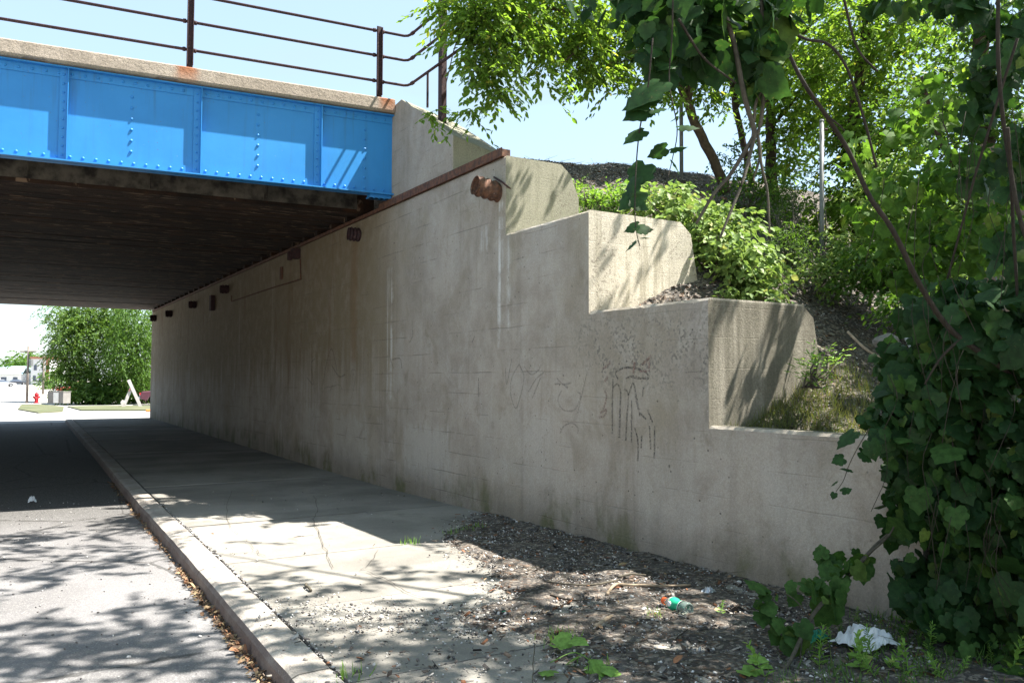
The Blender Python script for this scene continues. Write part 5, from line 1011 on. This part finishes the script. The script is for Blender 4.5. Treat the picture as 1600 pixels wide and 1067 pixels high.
# cars
M['tyre'] = simple('black_tyre', (.02, .02, .02), .9, .2, 5, bump=0); M['rimm'] = simple('wheel_rim', (.45, .45, .47), .4, .2, 5, metal=.6, bump=0); M['lamp'] = simple('lamp_glass', (.6, .55, .5), .2, .2, 5, bump=0)
def car(lab, pos, heading, colr, name='parked_car', S=1.):
    o = empty(name, pos, heading); tag(o, lab, 'car'); pm = simple('car_paint_'+str(len(bpy.data.materials)), colr, .3, .1, 3, bump=0, spec=.6); H = .88
    def ch(m_, nm, mt, **k): q = m_.build(nm, mt, None, **k); q.parent = o; return q
    pr_ = [(-2.3, .38), (-2.32, .62), (-2.2, .86), (-1.3, .92), (1.05, .90), (2.1, .74), (2.3, .58), (2.3, .34), (1.85, .28), (1.75, .5), (1.5, .62), (1.2, .62), (.98, .5), (.9, .26), (-.95, .26), (-1.02, .5), (-1.25, .62), (-1.55, .62), (-1.78, .5), (-1.88, .30)]
    m_ = MB(); m_.prism([(x, -H, z) for x, z in pr_], (0, 2*H, 0)); ch(m_, 'body', pm, bevel=.05)
    m_ = MB(); A = [(-1.75, .9), (-1.05, 1.36), (.25, 1.38), (1.1, .9)]; m_.v = [(x, -.80+(.16 if z > 1 else 0), z) for x, z in A]+[(x, .80-(.16 if z > 1 else 0), z) for x, z in A]; m_.f = [(0, 3, 2, 1), (4, 5, 6, 7), (0, 1, 5, 4), (2, 3, 7, 6), (1, 2, 6, 5)]; m_.m = [0]*5; ch(m_, 'windows', M['glass'])
    m_ = MB(); m_.hexa([(-1.08, -.66, 1.365), (.28, -.66, 1.385), (.28, .66, 1.385), (-1.08, .66, 1.365), (-1.0, -.6, 1.42), (.2, -.6, 1.43), (.2, .6, 1.43), (-1.0, .6, 1.42)]); ch(m_, 'roof', pm, bevel=.02)
    for x in (-1.42, 1.36):
        for y in (-1, 1):
            m_ = MB(); m_.lathe((x, y*.88, .32), (0, -y, 0), [(0, .2), (0, .3), (.03, .32), (.2, .32), (.22, .2)], 18); w_ = ch(m_, 'wheel', M['tyre']); m_ = MB(); m_.lathe((x, y*.885, .32), (0, -y, 0), [(.0, .001), (.0, .19), (.03, .2)], 14); q = m_.build('rim', M['rimm'], None); q.parent = w_
    for y in (-.62, .62):
        m_ = MB(); m_.box(2.2, 2.315, y-.2, y+.2, .56, .69); ch(m_, 'headlight', M['lamp']); m_ = MB(); m_.box(-2.335, -2.2, y-.2, y+.2, .62, .76); ch(m_, 'tail_light', M['hyd'])
    m_ = MB(); m_.box(-2.42, -2.3, -.84, .84, .38, .52); ch(m_, 'bumper', M['rimm'], bevel=.03); m_ = MB(); m_.box(-2.34, -2.322, -.2, .2, .56, .68); ch(m_, 'licence_plate', M['white']); return o
p = RZ(212, 632, ZF+.02); dirc = nrmz(np.array([rt[0]*.9+fw[0]*.42, rt[1]*.9+fw[1]*.42, 0])); hd = math.atan2(dirc[1], dirc[0]); pc_ = p+dirc*2.55
car('dark maroon car parked beyond the underpass, mostly hidden by the wall end', (pc_[0], pc_[1], ZF+.0), hd, (.09, .03, .045))
car('small silver car on the far road at the left edge', tuple(GD(4, 165)), YAW*0+.1, (.45, .46, .48)); car('dark car parked before the distant low building', tuple(GD(27, 215)), .1, (.03, .035, .05)); car('red car glimpsed under the left edge of the large far tree', tuple(GD(128, 80)), .2, (.35, .06, .05))
# barricade trestle
M['strR'] = simple('faded_red_white_board', (.62, .58, .57), .6, .15, 3, bump=0); M['strD'] = simple('faded_red_stripe', (.5, .12, .13), .6, .15, 3, bump=0)
D = 49; c_ = RD(206, 633, D); c_[2] = ZF; bq = empty('road_barricade', c_); tag(bq, 'white and red folding A-frame barricade standing beyond the underpass', 'barricade')
v = nrmz((c_-EYE)*np.array([1, 1, 0])); u = np.array([v[1], -v[0], 0.]); sc = D/FPX
def bd(nm, p0, p1, off, wd=.09, mt='strR'):
    m_ = MB(); a, b_ = np.array(p0), np.array(p1); P0 = c_+u*a[0]+np.array([0, 0, a[1]])+v*off; P1 = c_+u*b_[0]+np.array([0, 0, b_[1]])+v*off; t_ = nrmz(P1-P0); nrm = nrmz(np.cross(t_, v))
    m_.hexa([P0-nrm*wd, P0+nrm*wd, P0+nrm*wd+v*.05, P0-nrm*wd+v*.05, P1-nrm*wd, P1+nrm*wd, P1+nrm*wd+v*.05, P1-nrm*wd+v*.05]); m_.build(nm, M[mt], bq)
for off in (0, 1.0):
    bd('leg', ((219-206)*sc, .0), ((200.5-206)*sc, 43*sc+.0), off); bd('leg', ((193.6-206)*sc, 0), ((205-206)*sc, 31*sc), off+.06)
for k_, zz in enumerate((.55, .95)):
    m_ = MB(); xl = (193.6-206)*sc+(205-193.6)*sc*zz/(31*sc)-.08; q = c_+u*xl+np.array([0, 0, zz]); m_.hexa([q, q+u*.03, q+u*.03+v*1.1, q+v*1.1, q+u*.1+np.array([0, 0, .2]), q+u*.13+np.array([0, 0, .2]), q+u*.13+v*1.1+np.array([0, 0, .2]), q+u*.1+v*1.1+np.array([0, 0, .2])]); m_.build('cross_board', M['strD' if k_ else 'strR'], bq)
m_ = MB(); m_.lathe(c_+u*(193.2-206)*sc+np.array([0, 0, .28])-v*.06, -v, [(0, .13), (.06, .12), (.06, .001)], 14); m_.build('reflector', M['strR'], bq)
M['orng'] = simple('orange_plastic', (.75, .22, .03), .5, .2, 5, bump=0); q = RZ(236, 642, ZF+.02); m_ = MB(); m_.box(q[0]-.25, q[0]+.6, q[1]-.12, q[1]+.12, ZF, ZF+.09); tag(m_.build('barrier_foot', M['orng'], bevel=.02), 'small orange barrier foot lying by the far end of the wall', 'barrier foot')
